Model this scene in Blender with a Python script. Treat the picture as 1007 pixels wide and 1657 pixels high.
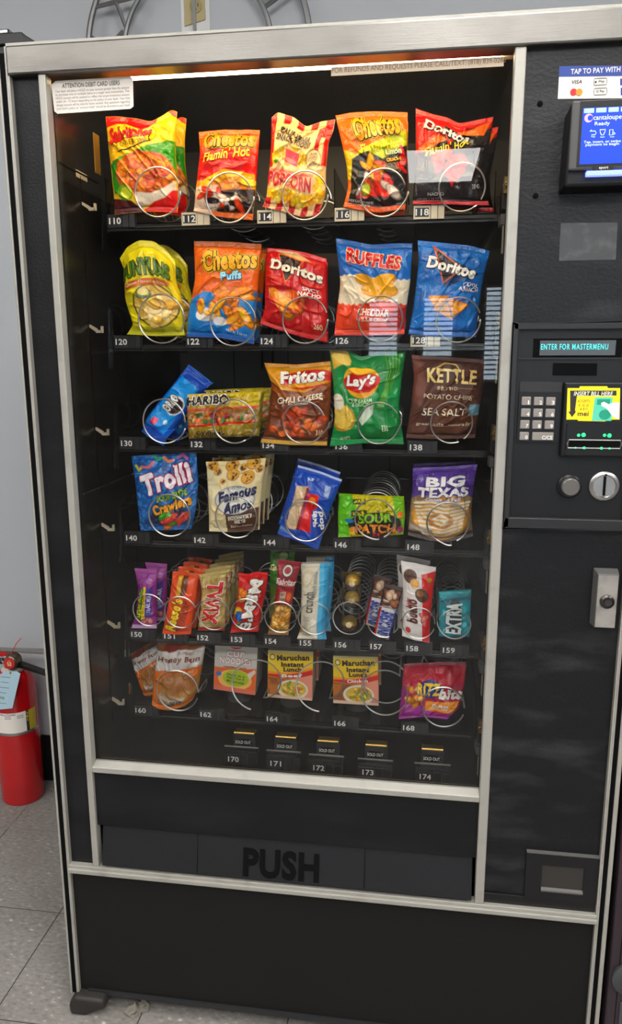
import bpy, bmesh, math, random
import numpy as np
from mathutils import Matrix, Vector

# ---------------------------------------------------------------- clear
for o in list(bpy.data.objects): bpy.data.objects.remove(o)
SC = bpy.context.scene
COL = SC.collection

# ---------------------------------------------------------------- camera
CAM = np.array([0.674, -1.2581, 1.3445]); YAW, PIT, ROL, FPX = .1427, -.2053, -.0026, 1224.04
_f = np.array([-math.sin(YAW)*math.cos(PIT), math.cos(YAW)*math.cos(PIT), math.sin(PIT)])
_r = np.array([math.cos(YAW), math.sin(YAW), 0.]); _u = np.cross(_r, _f)
RX = math.cos(ROL)*_r + math.sin(ROL)*_u; UX = -math.sin(ROL)*_r + math.cos(ROL)*_u; FX = _f
cd = bpy.data.cameras.new('camera'); cam = bpy.data.objects.new('camera', cd); COL.objects.link(cam)
cd.sensor_fit = 'VERTICAL'; cd.sensor_height = 36.0; cd.lens = FPX*36.0/1657.0
cd.clip_start = .02; cd.clip_end = 60
cam.matrix_world = Matrix(((RX[0], UX[0], -FX[0], CAM[0]), (RX[1], UX[1], -FX[1], CAM[1]), (RX[2], UX[2], -FX[2], CAM[2]), (0, 0, 0, 1)))
SC.camera = cam

# ---------------------------------------------------------------- world, exposure
W = bpy.data.worlds.new('world'); SC.world = W; W.use_nodes = True
bg = W.node_tree.nodes['Background']; bg.inputs[0].default_value = (.72, .86, 1.0, 1); bg.inputs[1].default_value = 7.0
vs = SC.view_settings; vs.view_transform = 'Standard'; vs.look = 'None'; vs.gamma = 1; vs.use_curve_mapping = False
vs.exposure = 0.64
TROFFER_POWER = 9.5      # ceiling troffers (emission of the diffusers)
TUBE_POWER = 10.5        # tube behind the machine's header

# ---------------------------------------------------------------- helpers
def P(px, py, y):
    """photo pixel -> point on the vertical plane at depth y"""
    d = FX*FPX + RX*(px-503.5) - UX*(py-828.5)
    return CAM + d*(y-CAM[1])/d[1]
def Pxz(px, py, y=0.0):
    q = P(px, py, y); return q[0], q[2]
def lin(c):
    c = np.asarray(c, float)/255.
    return np.where(c <= .04045, c/12.92, ((c+.055)/1.055)**2.4)
def tag(o, label=None, cat=None, group=None, kind=None):
    if label: o['label'] = label
    if cat: o['category'] = cat
    if group: o['group'] = group
    if kind: o['kind'] = kind
    return o
def empty(name, loc, label=None, cat=None, group=None, kind=None):
    o = bpy.data.objects.new(name, None); COL.objects.link(o); o.location = loc; o.empty_display_size = .02
    return tag(o, label, cat, group, kind)
def wloc(o):
    v = Vector((0, 0, 0))
    while o: v += o.location; o = o.parent
    return np.array(v)

# ---------------------------------------------------------------- materials
def newmat(name):
    m = bpy.data.materials.new(name); m.use_nodes = True
    nt = m.node_tree; b = nt.nodes['Principled BSDF']; return m, nt, b
def mat(name, rgb, rough=.5, metal=0, spec=.5, bump=None, emit=None, estr=0, coat=0, vary=None, aniso=0):
    m, nt, b = newmat(name); c = lin(rgb)
    b.inputs['Base Color'].default_value = (*c, 1); b.inputs['Roughness'].default_value = rough
    b.inputs['Metallic'].default_value = metal; b.inputs['Specular IOR Level'].default_value = spec
    b.inputs['Coat Weight'].default_value = coat
    if aniso: b.inputs['Anisotropic'].default_value = aniso
    if emit is not None:
        b.inputs['Emission Color'].default_value = (*lin(emit), 1); b.inputs['Emission Strength'].default_value = estr
    tc = nt.nodes.new('ShaderNodeTexCoord')
    if bump:
        n = nt.nodes.new('ShaderNodeTexNoise'); n.inputs['Scale'].default_value = bump[0]; n.inputs['Detail'].default_value = 4
        if len(bump) > 2:
            mp = nt.nodes.new('ShaderNodeMapping'); mp.inputs['Scale'].default_value = bump[2]
            nt.links.new(tc.outputs['Object'], mp.inputs[0]); nt.links.new(mp.outputs[0], n.inputs['Vector'])
        else: nt.links.new(tc.outputs['Object'], n.inputs['Vector'])
        bp = nt.nodes.new('ShaderNodeBump'); bp.inputs['Strength'].default_value = bump[1]; bp.inputs['Distance'].default_value = .002
        nt.links.new(n.outputs[0], bp.inputs['Height']); nt.links.new(bp.outputs[0], b.inputs['Normal'])
    if vary:   # (scale, rgb2, lo, hi, stretch)
        n = nt.nodes.new('ShaderNodeTexNoise'); n.inputs['Scale'].default_value = vary[0]; n.inputs['Detail'].default_value = 5
        mp = nt.nodes.new('ShaderNodeMapping'); mp.inputs['Scale'].default_value = vary[4] if len(vary) > 4 else (1, 1, 1)
        nt.links.new(tc.outputs['Object'], mp.inputs[0]); nt.links.new(mp.outputs[0], n.inputs['Vector'])
        mr = nt.nodes.new('ShaderNodeMapRange'); mr.inputs[1].default_value = vary[2]; mr.inputs[2].default_value = vary[3]
        nt.links.new(n.outputs[0], mr.inputs[0])
        mx = nt.nodes.new('ShaderNodeMix'); mx.data_type = 'RGBA'
        mx.inputs['A'].default_value = (*c, 1); mx.inputs['B'].default_value = (*lin(vary[1]), 1)
        nt.links.new(mr.outputs[0], mx.inputs['Factor']); nt.links.new(mx.outputs['Result'], b.inputs['Base Color'])
    return m
def mat_vc(name, rough=.3, spec=.5, bump=(60, .25), coat=0, metal=0):
    m, nt, b = newmat(name)
    a = nt.nodes.new('ShaderNodeAttribute'); a.attribute_name = 'Col'
    nt.links.new(a.outputs['Color'], b.inputs['Base Color'])
    b.inputs['Roughness'].default_value = rough; b.inputs['Specular IOR Level'].default_value = spec
    b.inputs['Coat Weight'].default_value = coat; b.inputs['Coat Roughness'].default_value = .12; b.inputs['Metallic'].default_value = metal
    if bump:
        tc = nt.nodes.new('ShaderNodeTexCoord'); n = nt.nodes.new('ShaderNodeTexNoise')
        n.inputs['Scale'].default_value = bump[0]; n.inputs['Detail'].default_value = 3; n.inputs['Distortion'].default_value = .6
        nt.links.new(tc.outputs['Object'], n.inputs['Vector'])
        bp = nt.nodes.new('ShaderNodeBump'); bp.inputs['Strength'].default_value = bump[1]; bp.inputs['Distance'].default_value = .004
        nt.links.new(n.outputs[0], bp.inputs['Height']); nt.links.new(bp.outputs[0], b.inputs['Normal'])
    return m
def mat_thin(name, tint=(1, 1, 1), ior=1.45, rough=0.0, dust=0.0, base=0.0):
    """thin clear sheet: transparent + fresnel gloss, a little dust"""
    m = bpy.data.materials.new(name); m.use_nodes = True; nt = m.node_tree; nt.nodes.clear()
    out = nt.nodes.new('ShaderNodeOutputMaterial'); tr = nt.nodes.new('ShaderNodeBsdfTransparent'); gl = nt.nodes.new('ShaderNodeBsdfGlossy')
    tr.inputs[0].default_value = (*tint, 1); gl.inputs['Roughness'].default_value = rough; gl.inputs[0].default_value = (1, 1, 1, 1)
    fr = nt.nodes.new('ShaderNodeFresnel'); fr.inputs[0].default_value = ior
    mx = nt.nodes.new('ShaderNodeMixShader'); nt.links.new(tr.outputs[0], mx.inputs[1]); nt.links.new(gl.outputs[0], mx.inputs[2])
    if base:
        ad = nt.nodes.new('ShaderNodeMath'); ad.operation = 'ADD'; ad.inputs[1].default_value = base
        nt.links.new(fr.outputs[0], ad.inputs[0]); nt.links.new(ad.outputs[0], mx.inputs[0])
    else: nt.links.new(fr.outputs[0], mx.inputs[0])
    last = mx
    if dust:
        df = nt.nodes.new('ShaderNodeBsdfDiffuse'); df.inputs[0].default_value = (.8, .78, .74, 1)
        tc = nt.nodes.new('ShaderNodeTexCoord'); n = nt.nodes.new('ShaderNodeTexNoise'); n.inputs['Scale'].default_value = 5; n.inputs['Detail'].default_value = 6
        nt.links.new(tc.outputs['Object'], n.inputs['Vector'])
        mr = nt.nodes.new('ShaderNodeMapRange'); mr.inputs[1].default_value = .42; mr.inputs[2].default_value = .8; mr.inputs[4].default_value = dust
        nt.links.new(n.outputs[0], mr.inputs[0])
        m2 = nt.nodes.new('ShaderNodeMixShader'); nt.links.new(mr.outputs[0], m2.inputs[0]); nt.links.new(mx.outputs[0], m2.inputs[1]); nt.links.new(df.outputs[0], m2.inputs[2]); last = m2
    nt.links.new(last.outputs[0], out.inputs[0]); return m

M = {}
M['black'] = mat('black_vinyl_panel', (17, 17, 19), .45, spec=.28, bump=(260, .25), vary=(6, (30, 30, 32), .45, .8, (1, 1, 2.5)))
M['black_col'] = mat('black_textured_laminate', (18, 18, 21), .38, spec=.32, bump=(170, .28, (.8, 1, 1.2)), vary=(9, (52, 52, 55), .5, .85, (1, 1, 2.8)))
M['kick'] = mat('dark_kick_panel', (23, 22, 20), .55, spec=.22, bump=(300, .15))
M['dark'] = mat('black_plastic', (18, 18, 20), .38, spec=.4, bump=(400, .08))
M['dark2'] = mat('charcoal_plastic', (38, 38, 40), .42, spec=.4)
M['grey'] = mat('grey_plastic', (92, 90, 88), .45)
M['void'] = mat('matt_black_gap', (8, 8, 9), .8, spec=.1)
M['inner'] = mat('black_inner_liner', (32, 30, 29), .22, spec=.5, vary=(3, (46, 42, 39), .45, .8))
M['alu'] = mat('satin_aluminium_trim', (172, 169, 160), .45, metal=.35, spec=.4, bump=(30, .05, (1, 1, 40)), vary=(16, (150, 146, 138), .55, .8))
M['brushed'] = mat('brushed_aluminium_header', (128, 125, 120), .34, metal=.9, bump=(14, .06, (1.5, 1, 60)), vary=(7, (108, 105, 101), .45, .75, (1, 1, 3)))
M['steel'] = mat('steel_wire', (196, 193, 188), .28, metal=.85)
M['brass'] = mat('brass_latch', (196, 160, 84), .35, metal=.9)
M['cream'] = mat('cream_plastic', (196, 184, 160), .5)
M['chrome'] = mat('brushed_chrome', (176, 174, 172), .3, metal=.9, bump=(80, .1, (1, 1, 8)))
M['flapblack'] = mat('black_flap_vinyl', (27, 27, 30), .5, spec=.35, bump=(260, .25))
M['white'] = mat('white_print', (236, 232, 224), .6)
M['ink'] = mat('dark_print', (46, 42, 42), .6)
M['greyink'] = mat('grey_print', (120, 112, 108), .6)
M['paper'] = mat('white_paper', (238, 230, 220), .7)
M['glass'] = mat_thin('display_glass', (.98, .985, .98), 1.31, 0.0, dust=.004)
M['clear'] = mat_thin('clear_plastic', (.86, .87, .88), 1.45, .08)
M['film'] = mat_thin('clear_wrapper_film', (.96, .96, .96), 1.45, .1)
M['smoke'] = mat_thin('smoked_window', (.35, .35, .36), 1.5, .02)
M['wallp'] = mat('painted_wall', (178, 181, 185), .75, spec=.2, bump=(120, .06))
M['ceil'] = mat('ceiling_tile_white', (214, 212, 206), .9, spec=.1)
M['base'] = mat('black_rubber_baseboard', (14, 14, 15), .5)
M['room'] = mat('room_paint', (128, 126, 124), .8, spec=.2)
M['tube'] = mat('fluorescent_tube', (255, 240, 215), .4, emit=(255, 226, 178), estr=TUBE_POWER)
M['troffer'] = mat('troffer_diffuser', (250, 250, 250), .6, emit=(252, 250, 247), estr=TROFFER_POWER)
M['red'] = mat('red_gloss_enamel', (190, 14, 22), .22, coat=.5, vary=(9, (168, 10, 18), .4, .8))
M['bagfilm'] = mat_vc('printed_film', .2, .5, (95, .6), coat=.0)
M['mattebag'] = mat_vc('printed_matte_film', .5, .4, (70, .3))
M['print'] = mat_vc('printed_card', .55, .4, None)
M['lettering'] = mat_vc('printed_lettering_ink', .3, .45, None)

# ---------------------------------------------------------------- text
_tc = {}; _gc = {}; _adv = {}
def _raw(s, off, shear):
    cu = bpy.data.curves.new('t', 'FONT'); cu.body = s; cu.size = 1; cu.offset = off; cu.shear = shear
    cu.resolution_u = 3; cu.fill_mode = 'FRONT'
    ob = bpy.data.objects.new('t', cu); me = ob.to_mesh(); me.calc_loop_triangles()
    v = np.empty(len(me.vertices)*3); me.vertices.foreach_get('co', v); v = v.reshape(-1, 3)[:, :2].copy()
    t = np.empty(len(me.loop_triangles)*3, int); me.loop_triangles.foreach_get('vertices', t); t = t.reshape(-1, 3)
    ob.to_mesh_clear(); bpy.data.objects.remove(ob); bpy.data.curves.remove(cu)
    if len(t):
        q = v[t]; ar = (q[:, 1, 0]-q[:, 0, 0])*(q[:, 2, 1]-q[:, 0, 1])-(q[:, 2, 0]-q[:, 0, 0])*(q[:, 1, 1]-q[:, 0, 1])
        t[ar < 0] = t[ar < 0][:, ::-1]
    return v, t
def glyph(c, off, shear):
    k = (c, off, shear)
    if k not in _gc: _gc[k] = _raw(c, off, shear)
    if c not in _adv: _adv[c] = _raw(c+'I', 0, 0)[0][:, 0].max()-_raw('I', 0, 0)[0][:, 0].max()
    return _gc[k]+(_adv[c],)
def tmesh(s, off=0.0, shear=0.0, sp=1.0):
    """letters laid out one by one, so that bold neighbours may touch"""
    k = (s, off, shear, sp)
    if k in _tc: return _tc[k]
    x = 0; V = []; T = []; n = 0
    for c in s:
        v, t, ad = glyph(c, off, shear)
        if len(v): V.append(v+[x, 0]); T.append(t+n); n += len(v)
        x += ad*sp+off*.9
    v = np.vstack(V); t = np.vstack(T)
    _tc[k] = (v, t, v.min(0), v.max(0)); return _tc[k]
def tfit(s, w, h, off=0, shear=0, sp=1.0):
    """text scaled to w x h about its centre"""
    v, t, lo, hi = tmesh(s, off, shear, sp)
    sc = np.array([w/max(hi[0]-lo[0], 1e-6), h/max(hi[1]-lo[1], 1e-6)])
    return (v-(lo+hi)/2)*sc, t
def subdiv(v, t, L):
    """split every edge longer than L (no T-junctions)"""
    v = [tuple(p) for p in v]; t = [tuple(x) for x in t]
    for _ in range(6):
        mid = {}; out = []; ch = False
        def m(a, b):
            k = (a, b) if a < b else (b, a)
            if k not in mid:
                p, q = v[a], v[b]
                if (p[0]-q[0])**2+(p[1]-q[1])**2 > L*L:
                    mid[k] = len(v); v.append(((p[0]+q[0])/2, (p[1]+q[1])/2))
                else: mid[k] = -1
            return mid[k]
        for a, b, c in t:
            x, y, z = m(a, b), m(b, c), m(c, a); n = (x >= 0)+(y >= 0)+(z >= 0)
            if n == 0: out.append((a, b, c)); continue
            ch = True
            if n == 3: out += [(a, x, z), (x, b, y), (z, y, c), (x, y, z)]
            elif n == 1:
                if x >= 0: out += [(a, x, c), (x, b, c)]
                elif y >= 0: out += [(a, b, y), (a, y, c)]
                else: out += [(a, b, z), (b, c, z)]
            else:
                if x < 0: out += [(a, b, y), (a, y, z), (z, y, c)]
                elif y < 0: out += [(a, x, z), (x, b, c), (x, c, z)]
                else: out += [(x, b, y), (a, x, y), (a, y, c)]
        t = out
        if not ch: break
    return np.array(v), np.array(t)

# ---------------------------------------------------------------- mesh builder
class MB:
    def __init__(s): s.v = []; s.f = []; s.m = []
    def add(s, v, f, m=0):
        n = len(s.v); s.v += [tuple(map(float, p)) for p in v]
        for q in f: s.f.append(tuple(int(i)+n for i in q)); s.m.append(m)
        return s
    def box(s, x0, x1, y0, y1, z0, z1, m=0):
        v = [(x, y, z) for z in (z0, z1) for y in (y0, y1) for x in (x0, x1)]
        return s.add(v, [(0, 2, 3, 1), (4, 5, 7, 6), (0, 1, 5, 4), (2, 6, 7, 3), (0, 4, 6, 2), (1, 3, 7, 5)], m)
    def hexa(s, lo, hi, m=0):
        """lo, hi: quads (ccw); faces between"""
        v = list(lo)+list(hi)
        return s.add(v, [(3, 2, 1, 0), (4, 5, 6, 7)]+[(i, (i+1) % 4, 4+(i+1) % 4, 4+i) for i in range(4)], m)
    def prism(s, pts, y0, y1, m=0):
        """pts: (x,z) polygon seen from the front, extruded y0 (front) to y1"""
        n = len(pts); a = sum(pts[i][0]*pts[(i+1) % n][1]-pts[(i+1) % n][0]*pts[i][1] for i in range(n))
        if a < 0: pts = pts[::-1]
        v = [(x, y0, z) for x, z in pts]+[(x, y1, z) for x, z in pts]
        return s.add(v, [tuple(range(n)), tuple(range(2*n-1, n-1, -1))]+[(i, n+i, n+(i+1) % n, (i+1) % n) for i in range(n)], m)
    def tube(s, pts, r, seg=8, m=0, closed=False, rr=None):
        p = np.array(pts, float); n = len(p)
        if closed: tg = np.roll(p, -1, 0)-np.roll(p, 1, 0)
        else: tg = np.gradient(p, axis=0)
        tg /= np.linalg.norm(tg, axis=1)[:, None]+1e-12
        up = np.array([0, 0, 1.]) if abs(tg[0][2]) < .9 else np.array([1., 0, 0])
        v = []; a = np.cross(tg[0], up); a /= np.linalg.norm(a)
        for i in range(n):
            a = a-tg[i]*(a@tg[i]); a /= np.linalg.norm(a); b = np.cross(tg[i], a)
            ri = r if rr is None else rr[i]
            for k in range(seg):
                th = 2*math.pi*k/seg; v.append(p[i]+(a*math.cos(th)+b*math.sin(th))*ri)
        f = []
        for i in range(n if closed else n-1):
            j = (i+1) % n
            for k in range(seg): f.append((i*seg+k, i*seg+(k+1) % seg, j*seg+(k+1) % seg, j*seg+k))
        if not closed: f += [tuple(range(seg))[::-1], tuple((n-1)*seg+k for k in range(seg))]
        return s.add(v, f, m)
    def cyl(s, p0, p1, r0, r1=None, seg=24, m=0):
        r1 = r0 if r1 is None else r1
        return s.tube([p0, p1], r0, seg, m, rr=[r0, r1])
    def lathe(s, prof, c, seg=32, m=0, axis='z'):
        v = []
        for r, h in prof:
            for k in range(seg):
                t = 2*math.pi*k/seg; x, y = r*math.cos(t), r*math.sin(t)
                v.append((c[0]+x, c[1]+y, c[2]+h) if axis == 'z' else (c[0]+x, c[1]-h, c[2]+y))
        f = []
        for i in range(len(prof)-1):
            for k in range(seg): f.append((i*seg+k, i*seg+(k+1) % seg, (i+1)*seg+(k+1) % seg, (i+1)*seg+k))
        f += [tuple(range(seg))[::-1], tuple((len(prof)-1)*seg+k for k in range(seg))]
        return s.add(v, f, m)
    def text(s, t, c, w, h, y, m=0, off=0, shear=0, rot=0, depth=0.0, sp=1.0):
        """flat lettering on a wall-parallel plane (front view), centre c=(x,z)"""
        v, tr = tfit(t, w, h, off, shear, sp)
        cs, sn = math.cos(rot), math.sin(rot)
        q = [(c[0]+a*cs-b*sn, y, c[1]+a*sn+b*cs) for a, b in v]
        if depth:
            n = len(q); from collections import Counter
            ed = Counter(); 
            for a, b, cc in tr:
                for e in ((a, b), (b, cc), (cc, a)): ed[e] += 1
            sides = [(a, b) for (a, b) in ed if (b, a) not in ed]
            q2 = q+[(x, yy+depth, z) for x, yy, z in q]
            return s.add(q2, [tuple(x) for x in tr]+[(a, n+a, n+b, b) for a, b in sides], m)
        return s.add(q, [tuple(x) for x in tr], m)
    def build(s, name, mats, parent=None, smooth=False, bevel=0, seg=2):
        me = bpy.data.meshes.new(name); o = bpy.data.objects.new(name, me); COL.objects.link(o)
        off = wloc(parent) if parent else np.zeros(3)
        v = np.array(s.v)-off
        me.from_pydata(v.tolist(), [], s.f)
        for m_ in (mats if isinstance(mats, (list, tuple)) else [mats]): me.materials.append(M[m_] if isinstance(m_, str) else m_)
        me.polygons.foreach_set('material_index', s.m)
        if bevel:
            bm = bmesh.new(); bm.from_mesh(me); bmesh.ops.remove_doubles(bm, verts=bm.verts, dist=1e-6)
            es = [e for e in bm.edges if len(e.link_faces) == 2 and e.calc_face_angle(0) > .5]
            bmesh.ops.bevel(bm, geom=es, offset=bevel, segments=seg, profile=.5, affect='EDGES', clamp_overlap=True)
            bm.to_mesh(me); bm.free()
        if smooth:
            me.polygons.foreach_set('use_smooth', [True]*len(me.polygons))
            try: me.set_sharp_from_angle(angle=math.radians(38))
            except Exception: pass
        me.update()
        if parent: o.parent = parent
        return o
def copy_tree(o, parent=None, shift=(0, 0, 0)):
    c = o.copy(); COL.objects.link(c)
    if parent: c.parent = parent
    else: c.location = Vector(o.location)+Vector(shift)
    for ch in list(o.children):
        k = ch.copy(); COL.objects.link(k); k.parent = c
        for g in list(ch.children):
            d = g.copy(); COL.objects.link(d); d.parent = k
    return c
# ================================================================ THE ROOM
WY = .82                      # wall behind the machine
X0, X1, Y0, ZC = -2.6, 3.4, -7.0, 2.9
def struct(o): o['kind'] = 'structure'; return o
struct(MB().box(X0, X1, WY, WY+.1, 0, ZC).build('wall_back', 'wallp'))
struct(MB().box(X0-.1, X0, Y0-.1, WY+.1, 0, ZC).build('wall_left', 'room'))
struct(MB().box(X1, X1+.1, Y0-.1, WY+.1, 0, ZC).build('wall_right', 'room'))
struct(MB().box(X0-.1, X1+.1, Y0-.1, WY+.1, ZC, ZC+.1).build('ceiling', 'ceil'))
struct(MB().box(X0, X1, WY-.007, WY, 0, .158).build('baseboard_back', 'base', bevel=.002))
# floor: vinyl tiles one by one where the camera sees floor, plain sheet beyond
def mat_vct(name, grout):
    m, nt, b = newmat(name); N = nt.nodes.new; L = nt.links.new
    geo = N('ShaderNodeNewGeometry'); n1 = N('ShaderNodeTexNoise'); n2 = N('ShaderNodeTexNoise'); mp = N('ShaderNodeMapping')
    mp.inputs['Scale'].default_value = (70, 130, 1); mp.inputs['Rotation'].default_value = (0, 0, .9)
    oi = N('ShaderNodeObjectInfo'); ad = N('ShaderNodeVectorMath'); ad.operation = 'ADD'; sc = N('ShaderNodeVectorMath'); sc.operation = 'SCALE'
    sc.inputs['Scale'].default_value = 7.0
    cb = N('ShaderNodeCombineXYZ'); L(oi.outputs['Random'], cb.inputs[0]); L(oi.outputs['Random'], cb.inputs[1])
    L(cb.outputs[0], sc.inputs[0]); L(geo.outputs['Position'], ad.inputs[0]); L(sc.outputs[0], ad.inputs[1])
    L(ad.outputs[0], mp.inputs[0]); L(mp.outputs[0], n1.inputs['Vector']); n1.inputs['Scale'].default_value = 1; n1.inputs['Detail'].default_value = 3
    L(geo.outputs['Position'], n2.inputs['Vector']); n2.inputs['Scale'].default_value = 5; n2.inputs['Detail'].default_value = 6
    r = N('ShaderNodeValToRGB'); L(n1.outputs[0], r.inputs[0]); e = r.color_ramp.elements
    e[0].position = .25; e[0].color = (*lin((112, 107, 104)), 1); e[1].position = .74; e[1].color = (*lin((206, 202, 196)), 1)
    for p, c in ((.40, (134, 129, 125)), (.60, (145, 140, 135)), (.67, (162, 157, 152))):
        q = e.new(p); q.color = (*lin(c), 1)
    mx = N('ShaderNodeMix'); mx.data_type = 'RGBA'; mx.blend_type = 'MULTIPLY'; mx.inputs['Factor'].default_value = .55
    r2 = N('ShaderNodeValToRGB'); L(n2.outputs[0], r2.inputs[0]); r2.color_ramp.elements[0].position = .3; r2.color_ramp.elements[0].color = (.62, .6, .58, 1); r2.color_ramp.elements[1].position = .65
    L(r.outputs[0], mx.inputs['A']); L(r2.outputs[0], mx.inputs['B']); L(mx.outputs['Result'], b.inputs['Base Color'])
    b.inputs['Roughness'].default_value = .42; b.inputs['Specular IOR Level'].default_value = .35
    return m
M['vct'] = mat_vct('grey_speckled_vinyl_tile', False)
M['grout'] = mat('dark_tile_joint', (60, 55, 52), .9)
floor = struct(MB().box(X0, X1, Y0, WY, -.06, -.0015).build('floor', 'vct'))
GX, GY, TS = -.173, .26, .305
tile_me = None
for i in range(-4, 6):
    for j in range(-6, 2):
        x0, y0 = GX+i*TS, GY+j*TS
        if y0+TS > WY: continue
        if tile_me is None:
            mb = MB().box(.0012, TS-.0012, .0012, TS-.0012, -.0014, 0); t = mb.build('floor_tile', 'vct', bevel=.0006, seg=1); tile_me = t.data
        else: t = bpy.data.objects.new('floor_tile', tile_me); COL.objects.link(t)
        t.parent = floor; t.location = (x0, y0, 0)
MB().box(GX-4*TS, GX+6*TS, GY-6*TS, GY+TS, -.0016, -.0012).build('tile_joints', 'grout', floor)
# narrow cut tiles up to the wall
for i in range(-4, 6):
    x0 = GX+i*TS
    MB().box(x0+.0012, x0+TS-.0012, GY+TS+.0012, WY, -.0014, 0).build('cut_floor_tile', 'vct', floor)

# far wall with windows, blinds and sky outside (seen in the glass)
M['frame'] = mat('white_window_frame', (210, 210, 208), .5)
M['blind'] = mat('pale_blind_slat', (198, 204, 210), .6)
WIN = [(.08, .44, 1.3, 1.95), (.66, 1.02, 1.3, 1.95), (1.3, 1.95, 1.05, 2.05), (2.2, 2.9, 1.0, 2.1)]
wf = MB(); xs = [X0]+[q for w in WIN for q in w[:2]]+[X1]
for k in range(0, len(xs), 2): wf.box(xs[k], xs[k+1], Y0-.1, Y0, 0, ZC)
for a, b_, c, d in WIN: wf.box(a, b_, Y0-.1, Y0, 0, c); wf.box(a, b_, Y0-.1, Y0, d, ZC)
struct(wf.build('wall_front', 'room'))
for n, (a, b_, c, d) in enumerate(WIN):
    w = struct(empty('window_%d' % (n+1), ((a+b_)/2, Y0, c)))
    fr = MB()
    for q in ((a, b_, c, c+.03), (a, b_, d-.03, d), (a, a+.03, c, d), (b_-.03, b_, c, d)): fr.box(q[0], q[1], Y0-.08, Y0-.03, q[2], q[3])
    fr.build('window_frame', 'frame', w, bevel=.004)
    MB().box(a+.03, b_-.03, Y0-.06, Y0-.056, c+.03, d-.03).build('window_pane', 'glass', w)
    sl = MB(); z = d-.06
    while z > c+.04:
        sl.hexa([(a+.02, Y0-.02, z), (b_-.02, Y0-.02, z), (b_-.02, Y0+.014, z-.016), (a+.02, Y0+.014, z-.016)],
                [(a+.02, Y0-.02, z+.002), (b_-.02, Y0-.02, z+.002), (b_-.02, Y0+.014, z-.014), (a+.02, Y0+.014, z-.014)]); z -= .05
    sl.build('blind_slats', 'blind', w)['kind'] = 'stuff'
# unseen ceiling troffers: some follow reflections, the others added to brighten the scene
troffers = []
for x in (-1.4, -.3, .8, 1.9, 3.0):
    for y in (-2.45, -5.6, -.95):
        if y == -5.6 and x not in (.8, 3.0): continue
        if y == -.95 and x in (-.3, 1.9): continue
        t = empty('ceiling_or_fill_light', (x, y, ZC), 'white ceiling light panel out of view, from a set mostly added for light', 'light', 'recessed ceiling lights')
        fb = MB(); w2, l2 = .30, .60
        for q in ((-w2, w2, -l2, -l2+.02), (-w2, w2, l2-.02, l2), (-w2, -w2+.02, -l2, l2), (w2-.02, w2, -l2, l2)):
            fb.box(x+q[0], x+q[1], y+q[2], y+q[3], ZC-.02, ZC)
        fb.build('light_frame', 'frame', t)
        MB().box(x-w2+.02, x+w2-.02, y-l2+.02, y+l2-.02, ZC-.014, ZC-.006).build('diffuser', 'troffer', t)

# ================================================================ THE VENDING MACHINE
VM = empty('vending_machine', (.51, .38, 0), 'black snack vending machine with aluminium trim and a large glass front', 'vending machine')
DW, DH = 1.0171, 1.83
ZH, ZR, ZB, XL, XR, ZS = 1.7867, .3452, .045, .051, .8151, .5686
GLY = .018
# cabinet shell (hollow)
cb = MB()
cb.box(-.016, .012, .035, .76, ZB, 1.842); cb.box(1.008, 1.036, .035, .76, ZB, 1.842)
cb.box(-.016, 1.036, .74, .76, ZB, 1.842); cb.box(-.016, 1.036, .037, .76, 1.832, 1.842); cb.box(-.016, 1.036, .035, .76, ZB, ZB+.02)
cb.build('cabinet', 'dark', VM, bevel=.003)
# cabinet front edges: white strips outside the door, black gasket between
for xa, xb in ((-.0168, -.0125), (1.0285, 1.0365)):
    MB().box(xa, xb, -.002, .05, ZB-.005, 1.82).build('cabinet_edge_strip', 'alu', VM, bevel=.0015)
for xa, xb in ((-.0125, -.0035), (1.0206, 1.0285)):
    MB().box(xa, xb, -.0004, .05, ZB-.003, 1.82).build('door_gasket', 'void', VM)
for xa, xb in ((-.0035, .0), (DW, DW+.0035)):
    MB().box(xa, xb, -.001, .035, ZB-.004, DH).build('door_edge_trim', 'alu', VM, bevel=.001)
MB().box(0, .0025, -.0005, .012, ZB, ZH).build('door_edge_return', 'alu', VM); MB().box(DW-.0025, DW, -.0005, .012, ZB, ZH).build('door_edge_return', 'alu', VM)
# header
hd = MB(); hd.prism([(0, ZH), (DW, ZH), (DW, DH), (0, DH)], -.004, .036)
hd.build('header_bar', 'brushed', VM, bevel=.003)
MB().box(0, DW, -.001, .01, DH, DH+.004).build('header_cap', 'alu', VM)
# hinge bracket at the top left corner
hb = MB(); hb.box(-.05, .006, .045, .12, 1.85, 1.868, 0); hb.box(-.05, -.02, .05, .11, 1.868, 1.876, 1)
hb.hexa([(.004, .045, 1.85), (.045, .05, 1.846), (.045, .11, 1.846), (.004, .12, 1.85)], [(.004, .045, 1.867), (.03, .05, 1.852), (.03, .11, 1.852), (.004, .12, 1.867)], 0)
hb.box(-.045, 0, .05, .115, 1.812, 1.852, 2)
hb.build('hinge_bracket', ['dark', 'chrome', 'dark'], VM, bevel=.002)
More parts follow.
